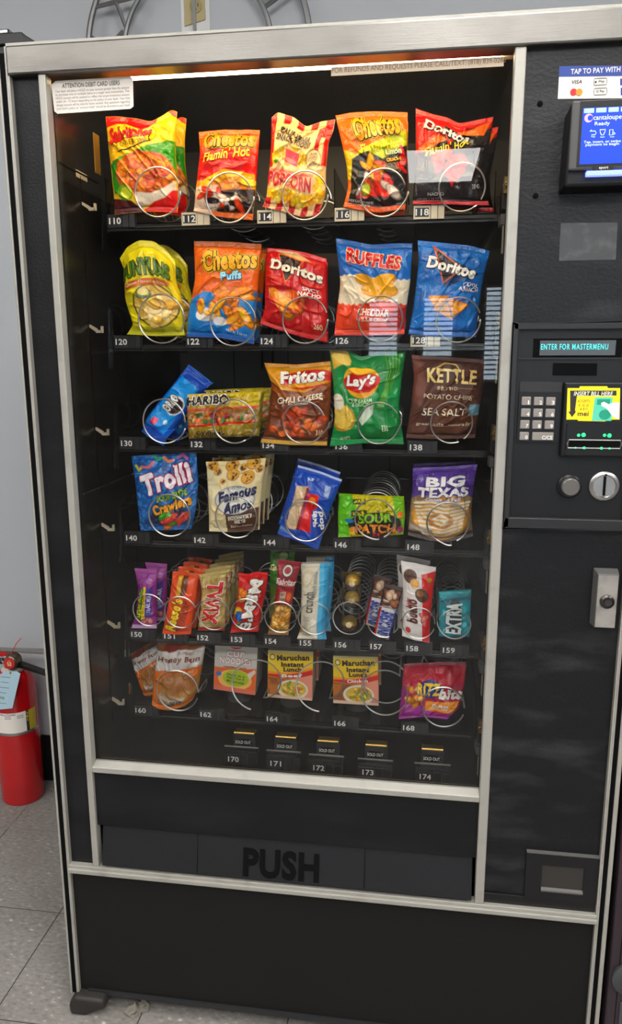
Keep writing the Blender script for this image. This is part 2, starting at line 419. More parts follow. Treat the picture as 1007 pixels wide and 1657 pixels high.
# black laminate side panel left of the window and trims
MB().box(.0025, XL, .010, .035, ZR, ZH).build('side_panel', 'black', VM)
for xa, xb in ((XL, XL+.0125), (XR-.0165, XR)):
    z0 = ZR
    o = MB().box(xa, xb, 0, .022, z0, ZH).build('window_trim', 'alu', VM, bevel=.0018)
XGL, XGR = XL+.0125, XR-.0165
sill = MB(); sill.hexa([(XGL, 0, ZS-.016), (XGR, 0, ZS-.016), (XGR, .03, ZS-.016), (XGL, .03, ZS-.016)], [(XGL, 0, ZS-.005), (XGR, 0, ZS-.005), (XGR, .022, ZS+.002), (XGL, .022, ZS+.002)])
sill.build('window_sill', 'alu', VM, bevel=.0012)
MB().box(XGL, XGR, .0225, .03, ZS-.006, ZS-.001).build('window_gasket', 'void', VM)
MB().box(XGL, XGR, .030, .046, ZS-.03, .5590).build('inner_sill', mat('worn_brown_inner_sill', (120, 98, 80), .55, vary=(40, (70, 58, 50), .45, .7)), VM)
MB().box(XGL-.004, XGR+.004, GLY, GLY+.004, ZS-.004, ZH+.006).build('glass_panel', 'glass', VM)
rail = MB().box(0.0, DW, -.002, .02, ZR-.007, ZR).box(0.0, DW, -.006, .02, ZR-.016, ZR-.007)
rail.build('lower_rail', 'alu', VM, bevel=.0012)
MB().box(.0025, DW-.0025, .008, .035, ZB, ZR-.016).build('kick_panel', 'kick', VM)
MB().box(.02, DW-.02, .004, .012, ZB-.006, ZB+.004).build('kick_rail', 'dark2', VM)
# delivery flap
MB().box(XGL, XGR, .008, .02, .435, ZS-.016).build('delivery_panel', 'black', VM)
MB().box(XGL, XGR, .06, .07, ZR, .44).build('delivery_recess', 'void', VM)
fl = MB(); fx0, fx1 = XGL+.008, XGR-.006
fl.hexa([(fx0, -.002, ZR+.006), (fx1, -.002, ZR+.006), (fx1, .012, ZR+.006), (fx0, .012, ZR+.006)], [(fx0, .014, .438), (fx1, .014, .438), (fx1, .028, .438), (fx0, .028, .438)])
flap = fl.build('push_flap', 'flapblack', VM, bevel=.002)
flap['label'] = 'black hinged delivery flap with PUSH in raised letters'
cx, cz = Pxz(455, 1399, .005); tm = MB()
zt = (cz-ZR-.006)/(.438-ZR-.006)
tm.text('PUSH', (cx, cz), .148, .055, 0, off=.035, depth=.004)
tm.v = [(x, y-.002+.016*((z-ZR-.006)/(.438-ZR-.006))-.0022, z) for x, y, z in tm.v]
tm.build('push_lettering', mat('raised_black_letters', (5, 5, 6), .6, spec=.15), flap)
for px in (320, 590):
    x, _ = Pxz(px, 1400, .005); MB().hexa([(x, -.0026, ZR+.01), (x+.001, -.0026, ZR+.01), (x+.001, 0, ZR+.01), (x, 0, ZR+.01)], [(x, .0130, .434), (x+.001, .0130, .434), (x+.001, .016, .434), (x, .016, .434)]).build('flap_seam', 'void', flap)
# right column
CY = .010
MB().box(XR, DW-.0025, CY, .035, ZR, ZH).build('control_column_panel', 'black_col', VM)
MB().box(XR, DW-.0025, CY-.004, CY, ZR, ZR+.020).build('column_foot_strip', 'dark', VM, bevel=.001)
# leveling feet
for x in (.03, .985):
    ft = MB(); ft.prism([(x-.045, 0), (x-.012, 0), (x+.02, .018), (x+.034, .022), (x+.03, .045), (x-.035, .045), (x-.047, .025)], -.016, .05)
    ft.build('leveling_foot', mat('dirty_black_rubber', (38, 34, 32), .6, bump=(60, .4)), VM, bevel=.008, seg=3, smooth=True)
    MB().box(x-.02, x+.02, .60, .70, 0, .05).build('leveling_foot', 'dark', VM)

# ---------------------------------------------------------------- interior
ZI0, ZI1, YB = .372, 1.832, .66
MB().box(.052, .058, .036, YB, ZI0, ZI1).build('liner_side', 'inner', VM)
MB().box(.812, .818, .036, YB, ZI0, ZI1).build('liner_side', 'inner', VM)
back = MB().box(.052, .818, YB, YB+.006, ZI0, ZI1).build('liner_back', mat('grey_black_back_liner', (66, 66, 69), .4), VM)
MB().box(.052, .818, .036, YB, ZI1-.006, ZI1).build('liner_top', 'inner', VM)
MB().box(.058, .812, .075, YB, .470, .474).build('chute_floor', 'inner', VM)
# seams, pull slots, label and screws on the liner
sb = MB()
for x in (.2, .34, .47, .6): sb.box(x, x+.002, YB-.0012, YB, .6, 1.6)
sb.box(.06, .81, YB-.0012, YB, 1.135, 1.139)
sb.build('panel_seam', 'void', back)
for x, z in ((.275, 1.30), (.43, 1.33), (.53, 1.33), (.66, 1.31)):
    MB().tube([(x, YB-.004, z), (x, YB-.006, z+.075), (x+.012, YB-.006, z+.085), (x+.028, YB-.006, z+.075), (x+.028, YB-.004, z)], .003, 6).build('pull_loop', 'void', back, smooth=True)
lw = MB()
lw.box(.058, .0592, .12, .122, .6, 1.66); lw.hexa([(.058, .04, 1.662), (.0594, .04, 1.662), (.0594, .2, 1.662), (.058, .2, 1.662)], [(.058, .04, 1.665), (.0594, .04, 1.665), (.0594, .2, 1.665), (.058, .2, 1.665)])
lw.box(.058, .0592, .30, .302, .6, 1.66)
lw.build('side_seam', 'void', VM)
q = P(158, 265, .13); MB().box(.0575, .0590, .105, .150, 1.655, 1.667).build('liner_sticker', 'cream', VM)
MB().box(.0575, .0590, .190, .215, 1.68, 1.75).build('warning_sticker', mat('yellow_warning_sticker', (225, 170, 40), .5), VM)
for y, z in ((.13, 1.725), (.2, 1.68)):
    MB().lathe([(.006, 0), (.006, .003), (.003, .006)], (0, 0, 0), 12).build('liner_screw', 'steel', VM).location = (.06-.51, y-.38, z)
# tube lamp behind the header
tl = MB().cyl((.085, .055, 1.802), (.785, .055, 1.802), .013, seg=16).build('lamp_tube', 'tube', VM, smooth=True)
MB().box(.06, .81, .04, .12, 1.825, 1.827).build('lamp_reflector', 'cream', VM)
for x in (.07, .787): MB().box(x, x+.015, .040, .074, 1.795, 1.826).build('lamp_holder', 'cream', VM)

# ---------------------------------------------------------------- trays
TY = .14                                   # front of the trays
RZ = [1.584, 1.369, 1.178, .990, .788, .621, .519]    # height of the number tags
M['tagblack'] = mat('black_tag_plastic', (34, 34, 37), .35)
M['taglight'] = mat('lit_price_insert', (212, 198, 166), .5)  # pale tone paints in how brightly lit and reflecting these tags look
def number_tag(parent, x, z, num, w, light=False, wide=False):
    mb = MB(); mb.box(x, x+w*.55, TY-.006, TY+.002, z-.0115, z+.0105, 1 if light else 0)
    mb.box(x+w*.57, x+w*.78, TY-.007, TY+.002, z-.0115, z+.0115, 1 if light else 0); mb.box(x+w*.8, x+w, TY-.007, TY+.002, z-.0115, z+.0115, 1 if light else 0)
    mb.box(x-.001, x+w+.001, TY-.002, TY+.003, z-.0125, z+.0115, 0)
    if light: mb.box(x+w*.05, x+w*.5, TY-.0064, TY-.006, z-.008, z+.007, 0)
    mb.text(num, (x+w*.28, z-.0005), .0225, .011, TY-.0067, 2, off=.02)
    o = mb.build('number_tag', ['tagblack', 'taglight', 'white'], parent)
    o['label'] = 'slot number tag reading '+num
    return o
TRAYS = []
RING_Y = .112
rings = {
 0: [(255, 311, 36.5, 110), (371, 320, 37.5, 112), (493.6, 316.5, 37, 114), (620, 312, 37, 116), (748, 303, 37.5, 118)],
 1: [(261, 516, 37, 120), (377, 520.7, 37, 122), (494, 518, 36.5, 124), (615.5, 516, 36, 126), (742, 518, 36, 128)],
 2: [(265, 682, 34.5, 130), (379, 682, 34.5, 132), (492, 684, 34, 134), (612.7, 685, 33.5, 136), (731, 684, 34, 138)],
 3: [(273.7, 834.4, 33.5, 140), (381.8, 837.6, 33.5, 142), (494.8, 843.7, 33, 144), (607, 840.5, 33, 146), (724.8, 846, 34, 148)],
 4: [(240.4, 987.6, 25.5, 150), (292, 990.7, 25.5, 151), (345, 994.6, 25.5, 152), (399, 994, 25.5, 153), (454, 998.7, 25.5, 154), (508.6, 1002, 26, 155), (564, 1003.5, 26, 156), (620.8, 1007, 26, 157), (677.6, 1009, 26.5, 158), (736, 1012, 26.5, 159)],
 5: [(287, 1117.7, 33.5, 160), (410, 1114, 38, 162), (515, 1117, 38, 164), (622, 1124, 38, 166), (717.6, 1145, 34.5, 168)],
}
LIGHT = {112, 114, 116, 118, 128}
tagx = [.100, .240, .379, .517, .654]
for r in range(6):
    z = RZ[r]
    tr = empty('shelf_tray', (.447, TY, z)); tr.parent = VM; tr.location = Vector((.447, TY, z))-VM.location
    tb = MB(); tb.box(.098, .797, TY+.001, .60, z-.006, z-.004); tb.box(.098, .797, TY+.001, TY+.003, z-.016, z-.004)
    tb.box(.098, .797, TY-.001, TY+.004, z-.0175, z-.0145); tb.box(.0965, .0985, TY, .60, z-.02, z+.02); tb.box(.7965, .7985, TY, .60, z-.02, z+.02)
    tb.build('tray_base', 'inner', tr)
    n = 10 if r == 4 else 5
    tm_ = MB().tube([(.155, TY-.003, z-.012), (.79, TY-.003, z-.012)], .0012, 6).build('price_rail', 'dark2', tr)
    TRAYS.append(tr)
    for k, (px, py, rp, num) in enumerate(rings[r]):
        if r == 4: tx, w = (.100+.0696*k, .052)
        else: tx, w = tagx[k], .052
        number_tag(tr, tx, z, str(num), w, num in LIGHT)
    # hooks at the left, brass latch at the right
    hk = MB(); hk.hexa([(.060, .118, z+.026), (.072, .118, z+.018), (.072, .124, z+.018), (.060, .124, z+.026)], [(.060, .118, z+.031), (.074, .118, z+.023), (.074, .124, z+.023), (.060, .124, z+.031)])
    hk.box(.072, .084, .118, .124, z+.016, z+.021); hk.box(.082, .085, .118, .124, z+.016, z+.028)
    hk.build('tray_hook', 'cream', tr)
    MB().hexa([(.088, .13, z-.05), (.097, .13, z-.05), (.097, .134, z-.05), (.088, .134, z-.05)], [(.094, .13, z+.06), (.097, .13, z+.06), (.097, .134, z+.06), (.094, .134, z+.06)]).build('tray_guide', 'clear', tr)
    lt = MB(); lt.box(.7995, .806, .10, .125, z-.005, z+.045, 0); lt.box(.8005, .8065, .094, .10, z+.018, z+.045, 1); lt.lathe([(.005, 0), (.005, .003), (.003, .007)], (.8035, .094, z+.03), 12, 1, axis='y')
    lt.box(.797, .806, .10, .13, z-.03, z-.012, 2); lt.box(.802, .8045, .098, .108, z-.075, z-.03, 3)
    lt.build('tray_latch', ['dark2', 'brass', 'grey', 'cream'], tr, bevel=.0008, seg=1)
# gum and mint row at the bottom: five small slots with SOLD OUT flags
tr = empty('shelf_tray', (.5, TY, RZ[6])); tr.parent = VM; tr.location = Vector((.5, TY, RZ[6]))-VM.location
MB().box(.28, .80, TY-.03, .5, RZ[6]-.022, RZ[6]-.018).build('tray_base', 'inner', tr)
for px, py, num in ((364, 1229, 170), (432, 1236, 171), (501, 1243, 172), (580, 1250, 173), (672, 1257, 174)):
    x, z = Pxz(px, py-5, .10); w = .066
    sl = empty('gum_slot', (x, .10, z)); sl.parent = tr; sl.location = Vector((x, .10, z))-Vector(wloc(tr))
    mb = MB(); mb.box(x, x+w*.5, .092, .105, z-.011, z+.009, 0); mb.box(x+w*.53, x+w*.73, .091, .105, z-.012, z+.010, 0); mb.box(x+w*.77, x+w, .091, .105, z-.012, z+.008, 0)
    mb.box(x, x+w, .096, .106, z-.012, z+.012, 0)
    mb.text(str(num), (x+w*.30, z), .022, .0115, .0915, 1, off=.02)
    o = mb.build('number_tag', ['tagblack', 'white'], sl); o['label'] = 'slot number tag reading %d' % num
    mb = MB(); mb.box(x-.002, x+w+.002, .108, .110, z+.002, z+.019, 0); mb.tube([(x-.002, .108, z+.019), (x+w+.002, .108, z+.019)], .0017, 6, 1)
    mb.build('clear_front', ['clear', 'greyink'], sl)
    zf = z-.018; mb = MB(); mb.box(x+.010, x+w-.010, .13, .133, zf+.016, zf+.052, 0); mb.prism([(x+.018, zf+.030), (x+w-.022, zf+.030), (x+w-.016, zf+.036), (x+w-.024, zf+.043), (x+.020, zf+.043), (x+.014, zf+.036)], .128, .13, 1)
    mb.text('SOLD OUT', (x+w*.48, zf+.0365), .032, .0068, .1275, 2, off=.01)
    mb.build('sold_out_flag', ['dark2', 'void', 'white'], sl)
    mb = MB(); mb.box(x+.012, x+w-.012, .132, .155, zf+.050, zf+.053, 0); mb.tube([(x+.012, .133, zf+.0545), (x+w-.012, .133, zf+.0545)], .0024, 6, 0)
    mb.build('pusher_bar', ['brass'], sl)
    mb = MB(); mb.box(x+.006, x+w-.006, .18, .183, zf+.066, zf+.071, 0); mb.cyl((x+w*.5, .18, zf+.071), (x+w*.5, .18, zf+.079), .002, seg=8); mb.build('pusher_arm', 'dark2', sl)

# ---------------------------------------------------------------- notices on the glass
def quad_part(name, px, y, th, mats, parent, label=None, bevel=0):
    pts = [Pxz(a, b, y) for a, b in px]
    mb = MB(); mb.prism(pts, y, y+th); o = mb.build(name, mats, parent, bevel=bevel)
    if label: o['label'] = label
    return o
NY = GLY-.0008
nt_ = quad_part('notice_card', [(90, 131), (211, 123.5), (215, 128), (216, 172), (211, 176), (93, 184), (88, 180), (83, 137)], NY, .0006, 'paper', VM, 'white printed notice for debit card users taped inside the glass corner')
mb = MB(); x, z = Pxz(147, 136.5, NY)
RT = math.atan2(P(211, 124, NY)[2]-P(90, 131, NY)[2], P(211, 124, NY)[0]-P(90, 131, NY)[0])
mb.text('ATTENTION DEBIT CARD USERS', Pxz(147, 136.5, NY), .098, .0068, NY-.0003, 0, off=.012, rot=RT)
for i, s in enumerate(['Your bank will place a HOLD on your account greater than the amount', 'to purchase one or multiple items in a single vend transaction. This', 'HOLD amount will be updated to reflect the actual transaction amount', 'within 24 - 72 hours depending on the policy of your bank. Your final', 'charge amount will be only for items vended. Any questions regarding', 'your bank\'s policy on "account holds" should be directed to your bank.']):
    mb.text(s, Pxz(149+i*.4, 145.5+i*5.6, NY), .126, .0048, NY-.0003, 1, rot=RT)
mb.build('notice_text', ['ink', 'greyink'], nt_)
n2 = quad_part('refund_strip', [(536, 109), (815, 91.5), (815.5, 107), (536, 123)], NY, .0006, mat('cream_paper_strip', (224, 205, 180), .7), VM, 'cream paper strip with refund phone line under the header')
mb = MB(); mb.text('FOR REFUNDS AND REQUESTS PLEASE CALL/TEXT: (818) 839-0285', Pxz(676, 107, NY), .262, .009, NY-.0003, 0, rot=math.atan2(P(815, 91.5, NY)[2]-P(536, 109, NY)[2], P(815, 91.5, NY)[0]-P(536, 109, NY)[0]))
mb.build('refund_text', mat('brown_print', (150, 110, 80), .6), n2)

# ---------------------------------------------------------------- payment column
M['blue'] = mat('blue_print', (38, 66, 150), .55); M['mred'] = mat('red_print', (216, 30, 30), .55); M['mora'] = mat('orange_print', (240, 150, 30), .55)
st = quad_part('payment_sticker', [(906, 107), (1060, 106), (1058, 158.5), (903, 160)], CY-.0008, .0008, 'paper', VM, 'white and blue sticker listing accepted cards')
mb = MB(); sy = CY-.0012
mb.prism([Pxz(906, 107, sy), Pxz(1060, 105.5, sy), Pxz(1059, 122, sy), Pxz(905, 124, sy)], sy, sy+.0003, 0)
mb.text('TAP TO PAY WITH', Pxz(964, 114, sy), abs(P(924, 114, sy)[0]-P(1004, 114, sy)[0]), .0072, sy-.0003, 1, off=.015)
mb.text('VISA', Pxz(934, 132.5, sy), .0145, .0052, sy, 2, off=.02, shear=.2)
for px, m_ in ((928.5, 3), (937.5, 4)):
    x, z = Pxz(px, 149, sy); mb.prism([(x+.0048*math.cos(a*math.pi/12), z+.0048*math.sin(a*math.pi/12)) for a in range(24)], sy-.0001*m_, sy+.0002, m_)
for py, s in ((132, 'Pay'), (148, 'G Pay')):
    x, z = Pxz(972, py, sy)
    mb.tube([(x-.0085, sy, z-.0045), (x+.0085, sy, z-.0045), (x+.0095, sy, z), (x+.0085, sy, z+.0045), (x-.0085, sy, z+.0045), (x-.0095, sy, z)], .00035, 4, 2, closed=True)
    mb.text(s, (x+(.002 if s == 'Pay' else 0), z), .0085 if s == 'Pay' else .012, .0045, sy, 2, off=.01)
    if s == 'Pay': mb.prism([(x-.0065+.0014*math.cos(a*math.pi/6), z-.0003+.0016*math.sin(a*math.pi/6)) for a in range(12)], sy, sy+.0002, 2)
mb.prism([Pxz(1004, 127, sy), Pxz(1030, 127, sy), Pxz(1030, 138, sy), Pxz(1004, 138, sy)], sy, sy+.0003, 0); mb.prism([Pxz(1005, 142, sy), Pxz(1030, 142, sy), Pxz(1030, 154, sy), Pxz(1005, 154, sy)], sy, sy+.0003, 0)
mb.build('payment_print', ['blue', 'white', 'ink', 'mred', 'mora'], st)
for px, py in ((874, 168), (867, 317)):
    x, z = Pxz(px, py, CY); MB().lathe([(.0042, 0), (.0042, .0015), (.0025, .0022)], (x, CY, z), 14, axis='y').build('panel_screw', 'void', VM, smooth=True)
# card reader
cr = empty('card_reader', (.96, CY, 1.57)); cr.parent = VM; cr.location = Vector((.96, CY, 1.57))-VM.location
cr['label'] = 'black card reader with a blue touch screen'
ry = -.034
a = Pxz(926, 164, ry); b_ = Pxz(924, 277, ry); c = Pxz(908, 303, -.01); xr = a[0]+.098
zt, zb = a[1], b_[1]
hb = MB(); xb0 = Pxz(914, 185, CY)[0]
hb.hexa([(xb0-.003, CY, zb-.024), (xr+.004, CY, zb-.024), (xr+.004, CY, zt-.002), (xb0, CY, zt-.008)][::-1], [(a[0]-.002, ry+.006, zb-.020), (xr, ry+.006, zb-.020), (xr, ry, zt), (a[0], ry, zt)][::-1])
hb.build('reader_body', 'dark', cr, bevel=.004, seg=3)
fm = MB(); fm.box(a[0], xr, ry-.004, ry+.004, zb, zt); fm.build('reader_bezel', mat('grey_reader_bezel', (74, 72, 72), .4), cr, bevel=.003)
s0 = Pxz(944, 175, ry-.005); s1 = Pxz(942, 266, ry-.005); sw = .0672
MB().box(s0[0]-.004, s0[0]+sw+.004, ry-.0048, ry-.002, s1[1]-.003, zt-.002).build('screen_glass', 'dark', cr)
scm = mat('blue_screen', (0, 12, 70), .3, emit=(0, 74, 250), estr=.75); M['scr'] = scm
M['scrw'] = mat('screen_white', (235, 240, 255), .3, emit=(150, 190, 255), estr=.8); M['scrp'] = mat('screen_pale', (150, 180, 250), .3, emit=(120, 165, 250), estr=.9)
M['scrr'] = mat('screen_pink', (230, 150, 190), .3, emit=(225, 140, 190), estr=.8)
mb = MB(); sx, sz0, sz1 = s0[0], s1[1], s0[1]; yy = ry-.0052; sh = sz1-sz0
mb.box(sx, sx+sw, yy, yy+.0005, sz0, sz1, 0)
for k in range(4): mb.box(sx+.0015+k*sw/4, sx+sw/4*(k+1)-.0015, yy-.0002, yy, sz1-sh*.09, sz1-sh*.01, 2)
def sxz(px, py): return Pxz(px, py, yy)
lx, lz = sxz(953, 191)
mb.prism([(lx+.0058*math.cos(t*math.pi/12), lz+.0058*math.sin(t*math.pi/12)) for t in range(24)], yy-.0003, yy, 3)
mb.prism([(lx+.002+.0036*math.cos(t*math.pi/12), lz+.0036*math.sin(t*math.pi/12)) for t in range(24)], yy-.0005, yy, 0)
mb.text('cantaloupe', sxz(983.5, 190.5), .0385, .0085, yy-.0002, 1, off=.0)
mb.text('Ready', sxz(975, 200.5), .0205, .0062, yy-.0002, 1)
for px, s in ((960, 'Tap'), (975.5, 'Insert'), (991, 'Swipe')):
    x, z = sxz(px, 214)
    if s == 'Tap': mb.tube([(x-.002, yy, z+.0035), (x-.0045, yy, z+.0015), (x+.003, yy, z+.0015), (x+.0045, yy, z-.001), (x+.003, yy, z-.0035), (x-.002, yy, z-.0035)], .0005, 4, 1)
    elif s == 'Insert': mb.tube([(x-.004, yy, z+.0035), (x+.004, yy, z+.0035), (x+.003, yy, z), (x+.0015, yy, z-.0035), (x-.0015, yy, z-.0035), (x-.003, yy, z)], .0005, 4, 1, closed=True)
    else: mb.tube([(x-.0035, yy, z+.0035), (x+.001, yy, z+.0035), (x+.001, yy, z-.0035), (x-.0035, yy, z-.0035)], .0005, 4, 1, closed=True); mb.tube([(x+.002, yy, z), (x+.0045, yy, z-.002), (x+.002, yy, z-.003)], .0005, 4, 1)
    x, z = sxz(px, 221.5); mb.text(s, (x, z), .006, .002, yy-.0002, 1)
mb.text('Tap, insert, or swipe', sxz(975, 229.5), .051, .0044, yy-.0002, 1); mb.text('payment to begin', sxz(975, 234), .046, .0044, yy-.0002, 1)
mb.build('touch_screen', ['scr', 'scrw', 'scrp', 'scrr'], cr)
mb = MB(); x, z = Pxz(977, 272, ry-.005); mb.box(x-.014, x+.014, ry-.0056, ry-.003, z-.0035, z+.0035, 0); mb.text('eport', (x, z), .013, .0042, ry-.0059, 1, off=.02)
mb.build('reader_badge', ['dark', 'white'], cr)
x0, z = Pxz(949, 281, ry-.004); MB().box(x0, x0+.062, ry-.006, ry+.004, z-.0035, z+.0035).build('status_light', mat('blue_status_light', (120, 140, 250), .3, emit=(110, 125, 255), estr=1.6), cr, bevel=.001)
x0, z = Pxz(942, 304, -.01); MB().box(x0, x0+.046, -.016, .0, z-.001, z+.003).build('card_slot', 'grey', cr)
# blank grey sticker
quad_part('worn_sticker', [(908, 361), (1000, 360), (997, 420), (905, 422)], CY-.0007, .0007, mat('worn_grey_sticker', (62, 63, 65), .45, vary=(60, (80, 80, 82), .5, .7)), VM, 'worn dark grey sticker below the card reader')
# selection module
sm = empty('selection_module', (.93, CY, 1.2)); sm.parent = VM; sm.location = Vector((.93, CY, 1.2))-VM.location
sm['label'] = 'black selection panel with keypad, display, bill slot and coin slot'
xo0, zo1 = Pxz(833, 523, CY); _, zo0 = Pxz(816, 851, CY); xo1 = DW-.004; xo0 = XR+.001
bz = MB(); bw = .011
bz.box(xo0, xo0+.009, -.004, CY, zo0, zo1); bz.box(xo1-.009, xo1, -.004, CY, zo0, zo1); bz.box(xo0, xo1, -.004, CY, zo1-bw, zo1); bz.box(xo0, xo1, -.004, CY, zo0, zo0+.018)
bz.build('module_bezel', 'dark2', sm, bevel=.002)
PY = .004
MB().box(xo0+.008, xo1-.008, PY, CY+.001, zo0+.016, zo1-.009).build('module_face', 'dark', sm)
x0, z1 = Pxz(866, 548, PY); x1, z0 = Pxz(995, 578, PY)
mb = MB(); mb.box(x0-.002, x1+.010, PY-.001, PY+.002, z0, z1, 0); mb.box(x0+.008, x1, PY-.002, PY, z0+.003, z1-.003, 1)
ds = mb.build('display_window', ['void', mat('grey_vacuum_display', (54, 56, 56), .2)], sm)
M['vfd'] = mat('cyan_display_segments', (60, 200, 200), .4, emit=(70, 215, 212), estr=.75)
mb = MB(); mb.text('ENTER FOR MASTERMENU', Pxz(930, 561, PY-.003), abs(P(876, 561, PY)[0]-P(984.5, 561, PY)[0]), .0088, PY-.0026, 0, off=.01, sp=1.15); mb.build('display_text', 'vfd', ds)
z = Pxz(900, 580, PY)[1]; MB().box(xo0+.01, xo1-.009, PY-.003, PY, z-.0012, z+.0008).build('module_ledge', 'dark2', sm)
quad_part('blank_slot', [(895.5, 587.5), (967, 588), (966, 608), (894.5, 607.5)], PY-.001, .001, 'void', sm)
# keypad
kp = MB(); x0, z1 = Pxz(841, 634, PY); x1, z0 = Pxz(904, 716, PY); kp.box(x0-.001, x1, PY-.003, PY, z0, z1); kp.hexa([(x0, PY-.003, z1), (x1, PY-.003, z1), (x1, PY, z1), (x0, PY, z1)], [(x0, PY-.0005, z1+.016), (x1, PY-.0005, z1+.016), (x1, PY, z1+.016), (x0, PY, z1+.016)])
kpo = kp.build('keypad_plate', 'dark', sm, bevel=.0008, seg=1)
M['key'] = mat('grey_key', (138, 132, 126), .5, bump=(300, .2))
ky = PY-.006
keys = []
for r_, (xo, yo) in enumerate(((845, 642), (844, 661), (842.5, 680))):
    for c_ in range(3): keys.append((str(r_*3+c_+1), xo+c_*19.8, yo+.3*c_, 14.5, 14))
keys += [('0', 841.5, 699, 14.5, 13.5), ('C/CE', 862, 699.5, 34, 13.5)]
for s, px, py, w, h in keys:
    x0, z1 = Pxz(px, py, ky); x1, z0 = Pxz(px+w, py+h, ky)
    mb = MB().box(x0, x1, ky, PY-.002, z0, z1); k = mb.build('key', 'key', kpo, bevel=.0012)
    k['label'] = 'grey key marked '+s
    tw = .0042 if len(s) == 1 else .0165
    t2 = MB(); t2.text(s, (x1-tw/2-.0018, z0+.0048), tw if s != '1' else .0022, .0062, ky-.0004, 0, off=.03)
    # the digit is printed on the key: same mesh
    me = k.data; bm = bmesh.new(); bm.from_mesh(me); off = wloc(kpo); 
    vs_ = [bm.verts.new(Vector(p)-Vector(off)) for p in t2.v]
    me.materials.append(M['white'])
    for f in t2.f:
        try: bm.faces.new([vs_[i] for i in f]).material_index = 1
        except ValueError: pass
    bm.to_mesh(me); bm.free()
# bill validator
bv = MB(); x0, z1 = Pxz(914, 618, -.006); x1 = xo1-.010; z0 = Pxz(912, 739, -.006)[1]
bv.box(x0, x1, -.008, PY, z0, z1)
bvo = bv.build('bill_validator', 'dark', sm, bevel=.003); by = -.0086
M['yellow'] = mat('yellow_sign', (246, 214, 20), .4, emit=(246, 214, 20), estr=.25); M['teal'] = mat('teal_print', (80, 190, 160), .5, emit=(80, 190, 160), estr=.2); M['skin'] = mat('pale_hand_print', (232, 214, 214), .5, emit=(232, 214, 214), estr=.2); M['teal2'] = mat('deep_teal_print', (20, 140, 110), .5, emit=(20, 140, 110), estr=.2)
mb = MB()
def Q(*pts, y=by): return [Pxz(a, b, y) for a, b in pts]
mb.prism(Q((919, 628), (938, 628), (939, 625), (983, 625), (984, 628), (1004, 628), (1003, 679), (981, 679), (980, 682), (936, 681), (935, 679), (917, 679)), by, by+.0006, 0)
mb.prism(Q((923, 632), (998, 632), (998, 640), (934, 640.5), (931, 663), (932, 667), (926, 675), (920, 666), (923, 666)), by-.0003, by, 1)
mb.text('INSERT BILL HERE', Pxz(960.5, 637, by), abs(P(929, 636, by)[0]-P(992, 636, by)[0]), .0068, by-.0006, 2, off=.02, shear=.15)
mb.prism(Q((963, 643), (992, 643), (990, 681), (958, 681)), by-.0003, by, 3)
mb.prism(Q((967, 646), (988, 646), (987, 655), (966, 655)), by-.0005, by, 5)
mb.prism([(Pxz(979, 671, by)[0]+.009*math.cos(t*.5236), Pxz(979, 671, by)[1]+.008*math.sin(t*.5236)) for t in range(12)], by-.0005, by, 5)
mb.prism(Q((973, 652), (978, 650), (985, 654), (996, 651), (1003, 651), (1002, 679), (992, 674), (982, 661), (974, 657)), by-.0008, by, 4)
for s, py, w in (('ACCEPTS', 649, .019), ("$1, $2, $5", 656, .0155), ('& $10', 662, .011)): mb.text(s, Pxz(945, py, by), w, .0045, by-.0004, 1)
mb.text('mei', Pxz(944, 669.5, by), .0165, .0075, by-.0004, 1, off=.02)
mb.build('bill_sign', ['yellow', 'ink', 'white', 'teal', 'skin', 'teal2'], bvo)['label'] = 'yellow sign reading INSERT BILL HERE with arrow and banknote'
mb = MB(); x0, z1 = Pxz(918, 686, by); x1, z0 = Pxz(1004, 737, by)
mb.box(x0, x1, by-.002, by+.001, z0, z1, 0)
zz = Pxz(960, 718, by)[1]; mb.box(x0+.005, x1-.003, by-.0026, by, zz-.0045, zz+.0045, 1)
mb.tube([(x0+.003, by-.003, zz-.007), (x1-.002, by-.003, zz-.007), (x1, by-.003, zz), (x1-.002, by-.003, zz+.006), (x0+.004, by-.003, zz+.006), (x0+.002, by-.003, zz)], .0011, 6, 2, closed=True)
mb.build('bill_mouth', ['dark', 'void', 'chrome'], bvo)
M['led'] = mat('green_led', (40, 200, 110), .3, emit=(30, 235, 120), estr=1.3)
for px, py, w in ((937, 704.5, 6), (945, 704, 8), (979, 704.5, 6), (987, 705, 8), (932, 725, 3.5), (946, 725, 5.5), (974, 725.5, 5.5), (987, 726, 4)):
    x, z = Pxz(px, py, by-.004); wr = w/930/2.6
    MB().lathe([(wr, 0), (wr*.9, .001), (wr*.4, .0016)], (x, by-.0028, z), 12, axis='y').build('green_led', 'led', bvo, smooth=True)
# button and coin slot
x, z = Pxz(921, 787, PY); MB().lathe([(.0195, 0), (.0195, .004), (.017, .006)], (x, PY, z), 32, axis='y').build('button_collar', 'dark', sm, smooth=True)
x, z = Pxz(923.5, 788, -.01); MB().lathe([(.0142, -.012), (.0142, .0035), (.0125, .005)], (x, -.01, z), 32, axis='y').build('coin_return_button', mat('grey_satin_button', (112, 108, 104), .4, metal=.5), sm, smooth=True)
x, z = Pxz(978, 786.5, 0); mb = MB().lathe([(.0235, -.004), (.0235, .001), (.021, .0028), (.0185, .0032), (.0172, .001), (.008, .001)], (x, 0, z), 40, axis='y'); mb.box(x-.0016, x+.0016, -.0045, 0, z-.015, z+.016, 1); mb.lathe([(.0019, 0), (.0019, .001)], (x+.001, -.003, z+.0185), 10, 1, axis='y')
mb.build('coin_slot', ['chrome', 'void'], sm, smooth=True)
